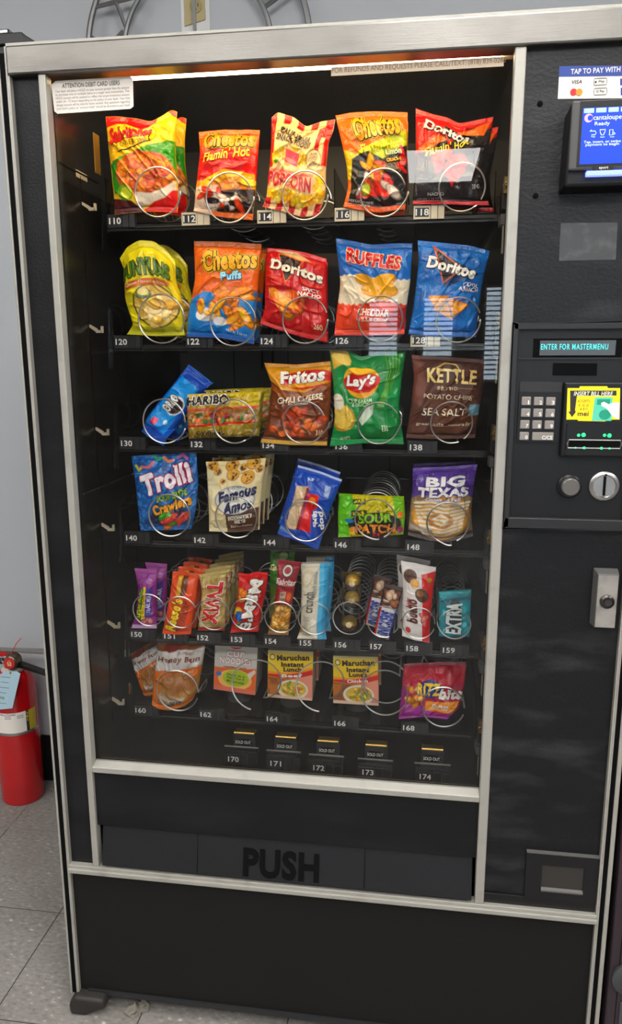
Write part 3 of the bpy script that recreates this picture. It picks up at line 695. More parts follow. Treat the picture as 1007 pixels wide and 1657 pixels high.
# lock
lk = MB(); lx0, lz1 = Pxz(968, 928, -.012); lx1, lz0 = Pxz(995, 1016, -.012); bx0 = Pxz(960, 926, CY)[0]
lk.hexa([(bx0, CY, lz0-.001), (lx1+.003, CY, lz0-.001), (lx1+.003, CY, lz1+.004), (bx0, CY, lz1+.004)][::-1], [(lx0, -.014, lz0), (lx1, -.014, lz0), (lx1, -.014, lz1), (lx0, -.014, lz1)][::-1])
lko = lk.build('lock_housing', 'grey', VM, bevel=.0012)
MB().box(lx0+.001, lx1-.001, -.0152, -.013, lz0+.001, lz1-.002).build('lock_plate', mat('scuffed_steel', (190, 184, 176), .4, metal=.7, vary=(30, (150, 146, 140), .4, .7)), lko)
lcx, lcz = (lx0+lx1)/2, (lz0+lz1)/2
mb = MB().lathe([(.0115, 0), (.0115, .004), (.009, .006), (.008, .004), (.006, .004), (.005, .007), (.002, .007)], (lcx, -.0152, lcz), 28, axis='y'); mb.build('lock_cylinder', mat('dark_lock_metal', (86, 82, 80), .3, metal=.9), lko, smooth=True)
# coin return cup
cx0, cz1 = Pxz(853, 1378, 0.004); cx1, cz0 = Pxz(969, 1464, .004); ox0, oz1 = Pxz(878, 1399, .004); ox1, oz0 = Pxz(943, 1446, .004)
cp = MB(); yf = .003
cp.box(cx0, ox0, yf, CY, cz0, cz1); cp.box(ox1, cx1, yf, CY, cz0, cz1); cp.box(ox0, ox1, yf, CY, oz1, cz1); cp.box(ox0, ox1, yf, CY, cz0, oz0)
cpo = cp.build('coin_return_frame', 'dark', VM); MB().box(cx0, cx1, yf-.001, CY, cz1-.001, cz1+.001).build('coin_return_lip', 'grey', cpo)
MB().box(ox0-.001, ox1+.001, CY-.004, CY-.001, oz0, oz1).build('coin_return_door', mat('smoky_coin_door', (50, 47, 44), .25), cpo)
MB().hexa([(ox0, yf-.002, oz0-.001), (ox1, yf-.002, oz0-.001), (ox1, CY, oz0), (ox0, CY, oz0)], [(ox0, yf-.002, oz0+.002), (ox1, yf-.002, oz0+.002), (ox1, CY, oz0+.007), (ox0, CY, oz0+.007)]).build('coin_return_sill', 'grey', cpo)
# ================================================================ SNACKS: tools
def _hash(ix, iy, seed):
    h = (ix.astype(np.int64)*374761393+iy.astype(np.int64)*668265263+seed*982451653) & 0x7fffffff
    h = (h ^ (h >> 13))*1274126177 & 0x7fffffff
    return ((h ^ (h >> 16)) & 0xffff)/65535.
def noise2(x, y, seed=0):
    x = np.asarray(x, float); y = np.asarray(y, float)
    ix, iy = np.floor(x), np.floor(y); fx, fy = x-ix, y-iy
    fx = fx*fx*(3-2*fx); fy = fy*fy*(3-2*fy)
    a = _hash(ix, iy, seed); b = _hash(ix+1, iy, seed); c = _hash(ix, iy+1, seed); d = _hash(ix+1, iy+1, seed)
    return (a*(1-fx)+b*fx)*(1-fy)+(c*(1-fx)+d*fx)*fy
def ridged(x, y, seed): return np.clip(1-np.abs(2*noise2(x, y, seed)-1)*2.4, 0, 1)

class Art:
    """flat print, painted on the grid of a wrapper (u right, v down, 0..1)"""
    def __init__(s, U, V, asp):
        s.U, s.V, s.asp = U, V, asp; s.c = np.ones(U.shape+(3,))*.8; s.px = 1.2/U.shape[1]
    def _mix(s, m, col): s.c = s.c*(1-m[..., None])+lin(col)*m[..., None]; return s
    def bg(s, col): s.c[:] = lin(col); return s
    def grad(s, c0, c1, v0=0, v1=1):
        t = np.clip((s.V-v0)/(v1-v0), 0, 1)[..., None]; m = ((s.V >= v0-.001) & (s.V <= v1+.001))[..., None]
        s.c = np.where(m, lin(c0)*(1-t)+lin(c1)*t, s.c); return s
    def ell(s, cx, cy, rx, ry, col, rot=0, a=1, inner=None):
        dx, dy = (s.U-cx)*s.asp, s.V-cy; c, n = math.cos(rot), math.sin(rot)
        x, y = dx*c+dy*n, -dx*n+dy*c; rx2 = rx*s.asp
        d = np.sqrt((x/rx2)**2+(y/ry)**2); w = s.px*s.asp/min(rx2, ry)
        m = np.clip((1-d)/w+.5, 0, 1)
        if inner: m = m*np.clip((d-inner)/w+.5, 0, 1)
        return s._mix(m*a, col)
    def poly(s, pts, col, a=1):
        p = np.array(pts); inside = np.zeros(s.U.shape, bool); n = len(p); dm = np.full(s.U.shape, 9.)
        for i in range(n):
            (x0, y0), (x1, y1) = p[i], p[(i+1) % n]
            cond = ((y0 > s.V) != (y1 > s.V))
            xi = (x1-x0)*(s.V-y0)/((y1-y0) if y1 != y0 else 1e-9)+x0
            inside ^= cond & (s.U < xi)
            ex, ey = (x1-x0)*s.asp, y1-y0; L = ex*ex+ey*ey+1e-12
            t = np.clip((((s.U-x0)*s.asp)*ex+(s.V-y0)*ey)/L, 0, 1)
            dm = np.minimum(dm, np.hypot((s.U-x0)*s.asp-t*ex, s.V-y0-t*ey))
        sd = np.where(inside, dm, -dm)
        return s._mix(np.clip(sd/(s.px*s.asp)+.5, 0, 1)*a, col)
    def line(s, pts, w, col, a=1):
        dm = np.full(s.U.shape, 9.)
        for (x0, y0), (x1, y1) in zip(pts[:-1], pts[1:]):
            ex, ey = (x1-x0)*s.asp, y1-y0; L = ex*ex+ey*ey+1e-12
            t = np.clip((((s.U-x0)*s.asp)*ex+(s.V-y0)*ey)/L, 0, 1)
            dm = np.minimum(dm, np.hypot((s.U-x0)*s.asp-t*ex, s.V-y0-t*ey))
        return s._mix(np.clip((w/2-dm)/(s.px*s.asp)+.5, 0, 1)*a, col)
    def speck(s, col, sc, lo, hi, seed=1, a=1, mask=None, sy=None):
        n = noise2(s.U*s.asp*sc, s.V*(sy or sc), seed)*.65+noise2(s.U*s.asp*sc*2.1, s.V*(sy or sc)*2.1, seed+7)*.35
        m = np.clip((n-lo)/(hi-lo), 0, 1)*a
        if mask is not None: m = m*mask
        return s._mix(m, col)
    def emask(s, cx, cy, rx, ry): return (((s.U-cx)/rx)**2+((s.V-cy)/ry)**2 < 1)*1.
    def food(s, cx, cy, rx, ry, n, size, cols, seed=1, stretch=1.5, rim=.6):
        """a heap of pieces printed inside an ellipse"""
        rg = random.Random(seed)
        for i in range(n):
            t, r = rg.random()*6.283, math.sqrt(rg.random())
            x, y = cx+rx*r*math.cos(t), cy+ry*r*math.sin(t); col = np.array(rg.choice(cols), float); sz = size*(.7+.6*rg.random()); ro = rg.random()*3.14
            s.ell(x, y, sz*stretch/s.asp, sz, tuple(col*rim), ro); s.ell(x-.06*sz, y-.12*sz, sz*stretch*.84/s.asp, sz*.82, tuple(col), ro)
            s.ell(x-.2*sz, y-.3*sz, sz*stretch*.35/s.asp, sz*.3, tuple(np.minimum(255, col*1.18+14)), ro, .7)
        return s

def polyline(pts, n):
    p = np.array(pts, float); d = np.r_[0, np.cumsum(np.hypot(*np.diff(p, axis=0).T))]; t = np.linspace(0, d[-1], n)
    q = np.stack([np.interp(t, d, p[:, 0]), np.interp(t, d, p[:, 1])], 1)
    if len(pts) > 2:
        k = max(1, n//26)
        for _ in range(2):
            e = np.pad(q, ((k, k), (0, 0)), 'edge'); s = sum(e[i:i+n] for i in range(2*k+1))/(2*k+1)
            s[0], s[-1] = q[0], q[-1]; w = np.minimum(np.arange(n), np.arange(n)[::-1])/(k+1.); w = np.clip(w, 0, 1)[:, None]
            q = q*(1-w)+s*w
    return q
class Lettering:
    def __init__(s, Pg, Ng, wm, hm): s.P, s.N, s.w, s.h = Pg, Ng, wm, hm; s.v = []; s.f = []; s.c = []; s.layer = 0
    def sample(s, u, v, off):
        nv, nu = s.P.shape[:2]; x = np.clip(u, 0, 1)*(nu-1); y = np.clip(v, 0, 1)*(nv-1)
        i = np.minimum(x.astype(int), nu-2); j = np.minimum(y.astype(int), nv-2); a = (x-i)[:, None]; b = (y-j)[:, None]
        f = lambda G: (G[j, i]*(1-a)+G[j, i+1]*a)*(1-b)+(G[j+1, i]*(1-a)+G[j+1, i+1]*a)*b
        return f(s.P)+f(s.N)*off
    def put(s, v, t, col, off, fine=28.):
        """v in metres about nothing: columns are (u,v) already"""
        v2, t2 = subdiv(v*np.array([s.w, s.h]), t, max(.0022, s.h/60.)); v2 = v2/np.array([s.w, s.h])
        p = s.sample(v2[:, 0], v2[:, 1], off); n = len(s.v); s.v += p.tolist(); s.f += (t2[:, ::-1]+n).tolist(); s.c += [tuple(lin(col))]*len(p)
    def text(s, t, cu, cv, w, h, col, rot=0, bold=.0, shear=0, out=None, arc=0, taper=0, sp=1.0, lift=1):
        """w in units of the wrapper width, h of its height; rot in degrees, counter-clockwise; out = (colour, width[, colour, width])"""
        W_, H_ = w*s.w, h*s.h; bold = min(bold, .045)
        v0, tr, lo, hi = tmesh(t, bold, shear, sp); sc = np.array([W_/(hi[0]-lo[0]), H_/(hi[1]-lo[1])]); u_ = (sc[0]+sc[1])/2
        v0, tr = subdiv((v0-(lo+hi)/2)*sc, tr, max(.0018, s.h/75.))
        lay = []
        if out and len(out) > 2: lay.append((out[2], out[3]*u_, .0008, 10))
        if out: lay.append((out[0], out[1]*u_, .0015, 8))
        lay.append((col, 0, .0023, 1))
        for c, rad, dz, n in lay:
            for k in range(n):
                x, y = v0[:, 0]+rad*math.cos(k*2*math.pi/n), v0[:, 1]+rad*math.sin(k*2*math.pi/n)
                if taper: y = y*(1+taper*x/W_)
                r = math.radians(rot); a = x*math.cos(r)-y*math.sin(r); b = x*math.sin(r)+y*math.cos(r)
                p = s.sample(cu+a/s.w, cv-b/s.h, dz*lift); m = len(s.v)
                s.v += p.tolist(); s.f += (tr[:, ::-1]+m).tolist(); s.c += [tuple(lin(c))]*len(p)
        return s
    def shape(s, pts, col, off=.0011):
        n = len(pts); c = np.mean(pts, 0); v = np.vstack([pts, c]); t = [(n, i, (i+1) % n) for i in range(n)]
        a = np.array(v); tt = np.array(t); 
        s.put(a, tt[:, ::-1], col, off); return s
    def build(s, parent, name='printed_lettering', m='lettering'):
        if not s.v: return
        o = grid_obj(name, np.array(s.v), s.f, np.array(s.c), m, parent); return o
def grid_obj(name, v, f, c, m, parent=None, smooth=True):
    me = bpy.data.meshes.new(name); o = bpy.data.objects.new(name, me); COL.objects.link(o)
    off = wloc(parent) if parent else np.zeros(3); v = np.asarray(v)-off; f = np.asarray(f); k = f.shape[1]
    me.vertices.add(len(v)); me.vertices.foreach_set('co', v.ravel()); me.loops.add(f.size); me.loops.foreach_set('vertex_index', f.ravel().astype(np.int32))
    me.polygons.add(len(f)); me.polygons.foreach_set('loop_start', np.arange(0, f.size, k, dtype=np.int32)); me.polygons.foreach_set('loop_total', np.full(len(f), k, dtype=np.int32))
    me.polygons.foreach_set('use_smooth', np.full(len(f), smooth))
    c = np.asarray(c); lum = (c*[.25, .65, .10]).sum(1)[:, None]; c = np.clip(lum+(c-lum)*1.18, .004, 1)
    at = me.attributes.new('Col', 'FLOAT_COLOR', 'POINT'); at.data.foreach_set('color', np.c_[c, np.ones(len(c))].ravel())
    me.update(calc_edges=True); me.validate(); me.materials.append(M[m])
    if parent: o.parent = parent
    return o
def gfaces(nu, nv, flip=False):
    i, j = np.meshgrid(np.arange(nu-1), np.arange(nv-1)); a = (j*nu+i).ravel()
    q = np.stack([a, a+nu, a+nu+1, a+1], 1)
    return q[:, ::-1] if flip else q
ITEMS = {}
def bag(name, label, cat, group, top, bottom, art, left=(), right=(), y=.132, T=.017, Tb=.016, lean=.022, seal=.055, wr=1.0, m='bagfilm', pw=.55,
        text=None, back=(120, 120, 120), seed=1, res=1.0, seals=('top_seal', 'bottom_seal'), cr=1.0, edge=2.4):
    TL, TR, BL, BR = top[0], top[-1], bottom[0], bottom[-1]
    wpx = max(math.dist(TL, TR), math.dist(BL, BR)); hpx = max(math.dist(TL, BL), math.dist(TR, BR))
    nu = int(np.clip(wpx*res, 26, 130)); nv = int(np.clip(hpx*res, 30, 170))
    u = np.linspace(0, 1, nu); v = np.linspace(0, 1, nv); U, V = np.meshgrid(u, v)
    t_, b_ = polyline(top, nu), polyline(bottom, nu); l_, r_ = polyline([TL, *left, BL], nv), polyline([TR, *right, BR], nv)
    u3, v3 = U[..., None], V[..., None]; c00, c10, c01, c11 = map(np.array, (TL, TR, BL, BR))
    Bl = (1-u3)*(1-v3)*c00+u3*(1-v3)*c10+(1-u3)*v3*c01+u3*v3*c11; st = lambda p, q, n: p+(q-p)*np.linspace(0, 1, n)[:, None]
    S = Bl+(1-v3)**2.4*(t_-st(c00, c10, nu))[None]+v3**2.4*(b_-st(c01, c11, nu))[None]+(1-u3)**1.2*(l_-st(c00, c01, nv))[:, None]+u3**1.2*(r_-st(c10, c11, nv))[:, None]
    yp = y+lean*(1-V)
    d = FX*FPX+RX*(S[..., :1]-503.5)-UX*(S[..., 1:]-828.5)
    Pm = CAM+d*((yp-CAM[1])/d[..., 1])[..., None]
    wm = np.linalg.norm(Pm[nv//2, -1]-Pm[nv//2, 0]); hm = np.linalg.norm(Pm[-1, nu//2]-Pm[0, nu//2]); asp = wm/hm
    tv = np.clip((V-seal)/(1-2*seal), 0, 1) if seal else V
    env = np.clip(1-np.abs(2*U-1)**edge, 0, 1)*np.clip(1-np.abs(2*tv-1)**(edge+1.4), 0, 1)
    base = env**pw
    ds = np.minimum(np.abs(tv), np.abs(1-tv))
    pl = (noise2(U*asp*16, V*3, seed)-.5)*np.exp(-ds/.10)*.009*np.clip(ds/.02, 0, 1)
    n1 = (noise2(U*asp*6+3, V*6, seed+1)-.5)*.009
    cs, sn = math.cos(.6+seed), math.sin(.6+seed)
    ua, va = U*asp, V
    r1 = ridged((ua*cs+va*sn)*7, (-ua*sn+va*cs)*3.2, seed+2)**2*.0042+ridged((ua*cs-va*sn)*5, (ua*sn+va*cs)*10, seed+3)**3*.0034
    h = T*base+wr*(pl+(n1+cr*r1)*np.clip(env*2.2, 0, 1)**.7)
    if seal: h = h+np.where((V < seal) | (V > 1-seal), .0005*np.sin(V/seal*22), 0)+np.where(V < seal, 1, 0)*(noise2(U*5, V*0, seed+4)-.5)*.006*wr
    F = Pm.copy(); F[..., 1] -= h+.0006
    B = Pm.copy(); B[..., 1] += Tb*base+.0006+wr*(noise2(U*asp*6, V*6, seed+9)-.5)*.006*env
    if y < .16:      # where the wrapper hangs over the tray lip it stays in front of the tags
        rz = min(RZ[:6], key=lambda q: abs(q-Pm[-1, :, 2].min())); lim = .1305+np.maximum(0, Pm[..., 2]-(rz+.0135))*1.3
        B[..., 1] = np.minimum(B[..., 1], lim); F[..., 1] = np.minimum(F[..., 1], B[..., 1]-.0012)
    A = Art(U, V, asp); art(A); C = A.c
    dv, du = np.gradient(F, axis=0), np.gradient(F, axis=1); N = np.cross(dv, du); N /= np.linalg.norm(N, axis=2)[..., None]+1e-12
    if N[..., 1].mean() > 0: N = -N
    loc = Pm[-1].mean(0); loc[2] = Pm[-1, :, 2].min()
    j0 = max(1, int(round(seal*(nv-1)))) if seal else 0; j1 = nv-1-j0
    def piece(nm, a, b, parent, sub=2):
        rows = slice(a, b+1); k = b-a+1
        vf = F[rows].reshape(-1, 3); cf = C[rows].reshape(-1, 3)
        vb = B[rows].reshape(-1, 3); n = len(vf)
        # rim joins front and back
        f = [gfaces(nu, k), gfaces(nu, k, True)+n]
        jj = np.arange(k-1); L = jj*nu; R = jj*nu+nu-1
        f.append(np.stack([L, L+n, L+nu+n, L+nu], 1)); f.append(np.stack([R+nu, R+nu+n, R+n, R], 1))
        ii = np.arange(nu-1); f.append(np.stack([ii, ii+1, ii+1+n, ii+n], 1)); q = (k-1)*nu+ii; f.append(np.stack([q, q+n, q+1+n, q+1], 1))
        cb_ = np.tile(lin(back), (n, 1))
        e = (np.abs(2*U[rows]-1) > .9).reshape(-1); cb_[e] = cf[e]
        return grid_obj(nm, np.vstack([vf, vb]), np.vstack(f), np.vstack([cf, cb_]), m, parent)
    # root is the filled body itself; seals and print are its children
    me_parent = empty('tmp', loc)
    root = piece(name, j0, j1, me_parent); root.parent = None; root.location = loc; bpy.data.objects.remove(me_parent)
    tag(root, label, cat, group)
    if seal:
        if seals[0]: piece(seals[0], 0, j0, root)
        if seals[1]: piece(seals[1], j1, nv-1, root)
    if text:
        Lt = Lettering(F, N, wm, hm); text(Lt); Lt.build(root)
    ITEMS.setdefault(label, root)
    return root
def low(o):
    bpy.context.view_layer.update()
    return min((q.matrix_world @ v.co).z for q in [o]+list(o.children_recursive) if q.type == 'MESH' for v in q.data.vertices)
def behind(root, n, dy, label, dx=0.0, dz=0.0, ry=0.0, sc=1.0):
    """a further pack of the same slot, standing on the tray behind the first"""
    o = copy_tree(root, None, (dx, dy*n, dz)); o['label'] = label
    if ry: o.rotation_euler = (0, ry, 0)
    if sc != 1: o.scale = (sc, sc, sc)
    z = low(o); fl = min(RZ[:6], key=lambda q: abs(q-z))-.0035
    if z < fl:
        if ry: o.location.z += fl-z
        else:                                   # keep its top where it is, stand its foot on the tray
            tp = max((o.matrix_world @ v.co).z for v in o.data.vertices); o.scale.z *= (tp-fl)/(tp-z); o.location.z += fl-low(o)
    return o
# ================================================================ SNACKS: row 1
WHT, BLK, RED, YEL = (240, 236, 228), (24, 20, 20), (206, 22, 30), (250, 208, 18)
CHIPS = 'chip bags'; CANDY = 'candy bars'
def a110(A):
    A.bg((250, 205, 12)); A.poly([(0, 0), (.7, 0), (.67, .07), (.52, .14), (.25, .085), (0, .12)], (214, 26, 24)); A.poly([(.86, 0), (1, 0), (1, .06), (.93, .05)], (214, 26, 24))
    A.poly([(.02, .50), (.2, .44), (.42, .39), (.6, .31), (1, .30), (1, .62), (.3, .8), (.05, .8)], (58, 142, 44))
    for k in range(24): A.ell(.08+k*.039, .48-.165*(k/14. if k < 14 else 1)+.012*(k % 3), .022, .014, (86, 150, 40))
    A.ell(.55, .62, .43, .24, (196, 92, 16)); A.food(.55, .62, .40, .21, 70, .038, [(238, 132, 24), (228, 112, 18), (216, 96, 20), (190, 74, 30), (240, 150, 40)], 3)
    A.poly([(.36, .98), (.40, .80), (.62, .82), (.82, .77), (.98, .70), (1, .80), (.9, .84)], (236, 222, 200)); A.poly([(.46, .98), (.66, .90), (.84, .86), (.94, .79), (1, .78), (1, 1), (.5, 1)], (220, 26, 24))
    A.poly([(0, .84), (.3, .88), (.46, .99), (.46, 1), (0, 1)], (84, 26, 28)); A.ell(.22, .80, .12, .075, (118, 160, 30), .3); A.ell(.24, .80, .085, .055, (206, 214, 90), .3)
def t110(L):
    L.text('Sabritones', .36, .185, .62, .13, (226, 52, 50), 10, .03, .35, out=((120, 14, 16), .02), taper=-.6)
    L.shape([(.16, .29), (.24, .25), (.44, .23), (.56, .165), (.66, .17), (.63, .22), (.67, .27), (.58, .27), (.45, .33), (.3, .37), (.17, .385)], (40, 30, 10), .0008)
    L.shape([(.17, .295), (.24, .26), (.44, .24), (.56, .175), (.645, .178), (.615, .22), (.65, .262), (.58, .26), (.45, .32), (.3, .36), (.18, .375)], (248, 206, 30), .0014)
    L.text('CHILE & LIME', .41, .283, .40, .052, (60, 44, 12), 13, .0)
b110 = bag('chip_bag', 'yellow and red bag of chile lime wheat snacks in slot 110', 'chip bag', CHIPS,
    [(171, 189), (190, 188), (225, 193), (245, 197), (262, 188), (278, 177), (287, 181)], [(187, 348), (231, 343), (260, 343), (288, 345)], a110, [(176, 241), (182, 289)], [(284, 220), (285, 260), (289, 290)], text=t110, seed=11, back=(240, 200, 20), T=.018)
behind(b110, 1, .055, 'second chile lime snack bag half hidden behind the one in slot 110', dz=.004)

def cheetos_word(L, cu, cv, w, h, rot, col=(250, 160, 20)):
    L.text('Cheetos', cu, cv, w, h, col, rot, .05, .12, out=(BLK, .045, (255, 225, 90), .075), taper=-.15)
def a112(A):
    A.grad((246, 120, 14), (236, 60, 20), 0, .3); A.grad((226, 36, 22), (220, 30, 20), .3, .62); A.grad((240, 150, 30), (232, 190, 150), .62, 1)
    A.poly([(0, .5), (.3, .38), (1, .3), (1, .42), (.4, .5), (0, .62)], (214, 20, 22)); A.poly([(.12, .62), (.5, .48), (.98, .50), (.98, .66), (.6, .62), (.1, .72)], (250, 190, 24))
    A.food(.6, .62, .35, .08, 12, .04, [(246, 176, 30), (240, 140, 24), (252, 204, 60)], 4, 2.2)
    A.poly([(.40, .72), (1, .66), (1, 1), (.45, 1)], (40, 26, 24)); A.poly([(0, .7), (.42, .66), (.52, .8), (.44, 1), (0, 1)], (226, 196, 170))
    A.food(.45, .82, .36, .13, 26, .030, [(232, 80, 40), (240, 226, 210), (220, 60, 34), (238, 210, 190), (30, 22, 22)], 5, 2.4); A.poly([(.3, .95), (1, .93), (1, 1), (.3, 1)], (224, 110, 30))
def t112(L):
    cheetos_word(L, .53, .13, .82, .19, 2); L.text("Flamin' Hot", .50, .305, .78, .115, (252, 214, 40), 10, .02, .3, out=((150, 10, 14), .015))
    L.text('NET WT 2 OZ', .22, .935, .3, .025, WHT, -3)
bag('chip_bag', 'orange and red bag of spicy crunchy cheese puffs in slot 112', 'chip bag', CHIPS,
    [(322, 214), (369, 210), (421, 211)], [(314, 342), (359, 352), (410, 357)], a112, [(324, 248), (317, 308)], [(417, 261), (414, 310)], text=t112, seed=12, back=(230, 110, 20))
def a114(A):
    A.bg((236, 200, 150))
    for k in range(9):
        if k % 2 == 0: A.poly([(k/9., 0), ((k+1)/9., 0), ((k+1)/9.-.02, .2), (k/9.-.02, .2)], (178, 40, 36)); A.poly([(k/9., .88), ((k+1)/9., .88), ((k+1)/9., 1), (k/9., 1)], (186, 36, 30))
    A.poly([(0, .1), (.07, .06), (.10, .5), (.04, .62), (0, .6)], (190, 52, 36)); A.poly([(.80, .1), (.88, .08), (.86, .38), (.79, .4)], (202, 40, 30)); A.poly([(.94, .06), (1, .06), (1, .5), (.92, .5)], (190, 40, 34)); A.poly([(.1, .1), (.8, .1), (.78, .55), (.08, .56)], (240, 208, 150))
    A.food(.38, .43, .32, .09, 46, .022, [(242, 196, 70), (246, 210, 110), (236, 170, 50)], 6, 1.1, .8); A.poly([(.31, .365), (.55, .385), (.52, .53), (.29, .50)], (226, 92, 106)); A.ell(.40, .475, .09, .022, (240, 150, 140), .15)
    A.poly([(.05, .42), (.2, .39), (.18, .46), (.08, .54)], (240, 196, 30)); A.ell(.15, .50, .05, .022, (96, 142, 44), -.4)
    A.poly([(.02, .56), (.84, .57), (.82, .80), (0, .80)], (238, 196, 140)); A.poly([(.04, .575), (.8, .59), (.8, .62), (.04, .62)], (232, 120, 100))
    A.food(.45, .84, .44, .075, 70, .026, [(246, 200, 60), (240, 180, 40), (250, 220, 120), (232, 160, 40)], 7, 1.1, .8); A.food(.9, .72, .08, .14, 24, .026, [(246, 200, 60), (240, 180, 40)], 8, 1.1, .8)
    A.ell(.79, .44, .125, .105, (60, 40, 30)); A.ell(.79, .44, .115, .098, (240, 212, 160))
def t114(L):
    L.text('CALIFORNIA', .45, .205, .52, .072, (34, 30, 26), -8, .045, .2); L.text('SNACK FOODS', .43, .275, .60, .072, (34, 30, 26), -6, .045, .2)
    L.text('POPCORN', .40, .69, .74, .15, (196, 44, 36), -3, .05, out=((246, 220, 190), .03))
    for k, s in enumerate(['AIR', 'POPPED', 'SWEET', 'CORN']): L.text(s, .79, .385+k*.036, .13, .026, (70, 44, 34), 8, .0)
bag('chip_bag', 'red and white striped bag of popcorn in slot 114', 'chip bag', CHIPS,
    [(440, 190), (450, 181), (460, 185), (475, 189), (496, 206), (522, 197), (543, 193)], [(425, 335), (458, 343), (490, 352), (516, 349)], a114, [(439, 234), (435, 286), (431, 322)], [(540, 212), (532, 230), (528, 273), (527, 318)], text=t114, seed=13, back=(170, 60, 50))
def a116(A):
    A.bg((244, 118, 16)); A.poly([(.25, .42), (.55, .33), (1, .18), (1, .48), (.1, .8), (.02, .6)], (184, 196, 24)); A.poly([(.0, .38), (.2, .46), (.16, .75), (0, .7)], (216, 190, 24))
    A.poly([(.06, .72), (.12, .5), (.35, .42), (.62, .50), (1, .34), (1, 1), (.06, 1)], (28, 24, 22))
    A.food(.46, .60, .2, .07, 9, .032, [(244, 140, 24), (250, 170, 40), (232, 90, 30)], 3, 2.4); A.food(.45, .80, .36, .10, 16, .035, [(226, 60, 30), (240, 226, 210), (228, 90, 34), (236, 210, 190)], 9, 2.4)
    A.food(.9, .5, .05, .12, 4, .028, [(206, 36, 30), (190, 26, 26)], 2, 3); A.ell(.33, .80, .07, .06, (150, 180, 40)); A.ell(.33, .80, .05, .045, (206, 214, 110)); A.poly([(.06, .95), (1, .95), (1, 1), (.06, 1)], (224, 100, 24))
def t116(L):
    cheetos_word(L, .55, .17, .66, .23, 10, (250, 176, 24)); L.text("Flamin' Hot", .58, .37, .62, .09, (252, 230, 60), 12, .02, .3); L.text('Limón', .78, .42, .26, .06, (240, 240, 190), 10, .02, .2, out=((30, 90, 30), .03))
    L.text('CRUNCHY', .79, .50, .24, .035, (250, 214, 60), 12, .02, out=((190, 20, 20), .03)); L.text('CHEESE FLAVORED SNACKS', .26, .915, .42, .022, WHT, 0); L.text('NET WT. 2 OZ (56.7g)', .24, .95, .36, .022, WHT, 0)
b116 = bag('chip_bag', 'orange and lime green bag of cheese puffs in slot 116', 'chip bag', CHIPS,
    [(543, 187), (577, 182), (606, 180), (660, 182)], [(556, 335), (577, 340), (613, 345), (656, 339)], a116, [(553, 230), (561, 267), (564, 303)], [(659, 249), (660, 303)], text=t116, seed=14, back=(230, 110, 20))
behind(b116, 1, .055, 'second lime green and orange cheese puff bag behind the one in slot 116')
def a118(A):
    A.bg((30, 24, 26)); A.poly([(0, 0), (1, 0), (1, .12), (.8, .2), (.45, .22), (.25, .34), (.0, .50)], (196, 22, 34)); A.poly([(.02, .44), (.3, .26), (.42, .30), (.1, .48)], (236, 110, 24)); A.poly([(.55, .2), (.98, .05), (.9, .22), (.68, .22)], (236, 120, 24))
    A.poly([(.34, .10), (.62, .16), (.44, .36)], (226, 60, 34)); A.poly([(.37, .125), (.57, .17), (.435, .315)], (28, 22, 24))
    A.food(.5, .58, .22, .13, 22, .05, [(226, 50, 30), (240, 80, 40), (206, 34, 26)], 3, 1.4); A.poly([(.42, .62), (.62, .66), (.52, .82)], (214, 44, 30)); A.poly([(0, .965), (1, .955), (1, 1), (0, 1)], (190, 30, 46))
def t118(L):
    L.text('Doritos', .42, .21, .60, .105, WHT, -12, .045, 0, out=(BLK, .03)); L.text("Flamin' Hot", .42, .385, .62, .09, (246, 214, 40), 20, .02, .3)
    L.text('NACHO', .3, .9, .2, .03, (190, 186, 184), 2); L.text('NET WT. 1 3/4 OZ', .2, .94, .3, .02, (170, 166, 164), 2); L.text('280', .85, .80, .09, .05, (170, 164, 160), 0, .01)
b118 = bag('chip_bag', 'red and black bag of spicy tortilla chips in slot 118', 'chip bag', CHIPS,
    [(673, 175), (700, 185), (725, 191), (743, 200), (765, 196), (799, 189)], [(668, 331), (719, 331), (760, 333), (792, 333)], a118, [(673, 240), (670, 299)], [(793, 230), (784, 275), (786, 310)], text=t118, seed=15, back=(60, 20, 24))
behind(b118, 1, .06, 'second red and black tortilla chip bag behind the one in slot 118', dx=.014)

# ================================================================ row 2
def a120(A):
    A.bg((232, 214, 30)); A.speck((246, 228, 40), 4, .4, .8, 3); A.poly([(0, .0), (1, .0), (1, .1), (0, .12)], (240, 222, 24)); A.poly([(0, .88), (1, .88), (1, 1), (0, 1)], (190, 186, 40))
    A.ell(.57, .64, .40, .255, (40, 60, 30)); A.ell(.57, .64, .37, .24, (226, 190, 110)); A.food(.57, .64, .32, .20, 20, .055, [(240, 206, 130), (232, 186, 100), (246, 220, 160), (222, 172, 90)], 4, 1.5, .78); A.ell(.4, .5, .13, .06, (70, 96, 40)); A.ell(.4, .48, .09, .04, (220, 206, 140))
def t120(L):
    L.text('FUNYUNS', .47, .235, .86, .155, (96, 128, 40), 4, .03, 0, out=((36, 50, 24), .05)); L.shape([(.07, .385), (.1, .365), (.82, .325), (.86, .34), (.86, .375), (.82, .39), (.1, .435), (.07, .42)], (206, 110, 20))
    L.text('Onion Flavored Rings', .465, .38, .72, .045, (250, 230, 190), 4, .0)
b120 = bag('chip_bag', 'yellow bag of onion flavored rings in slot 120', 'chip bag', CHIPS,
    [(194, 418), (206, 400), (226, 389), (249, 390), (270, 405), (284, 424)], [(206, 541), (252, 544), (300, 543)], a120, [(201, 436), (203, 485), (216, 525)], [(285, 452), (297, 495), (296, 527)], text=t120, seed=21, back=(200, 190, 40), T=.02, wr=1.3)
behind(b120, 1, .055, 'second onion ring bag standing behind the one in slot 120', dx=.006)
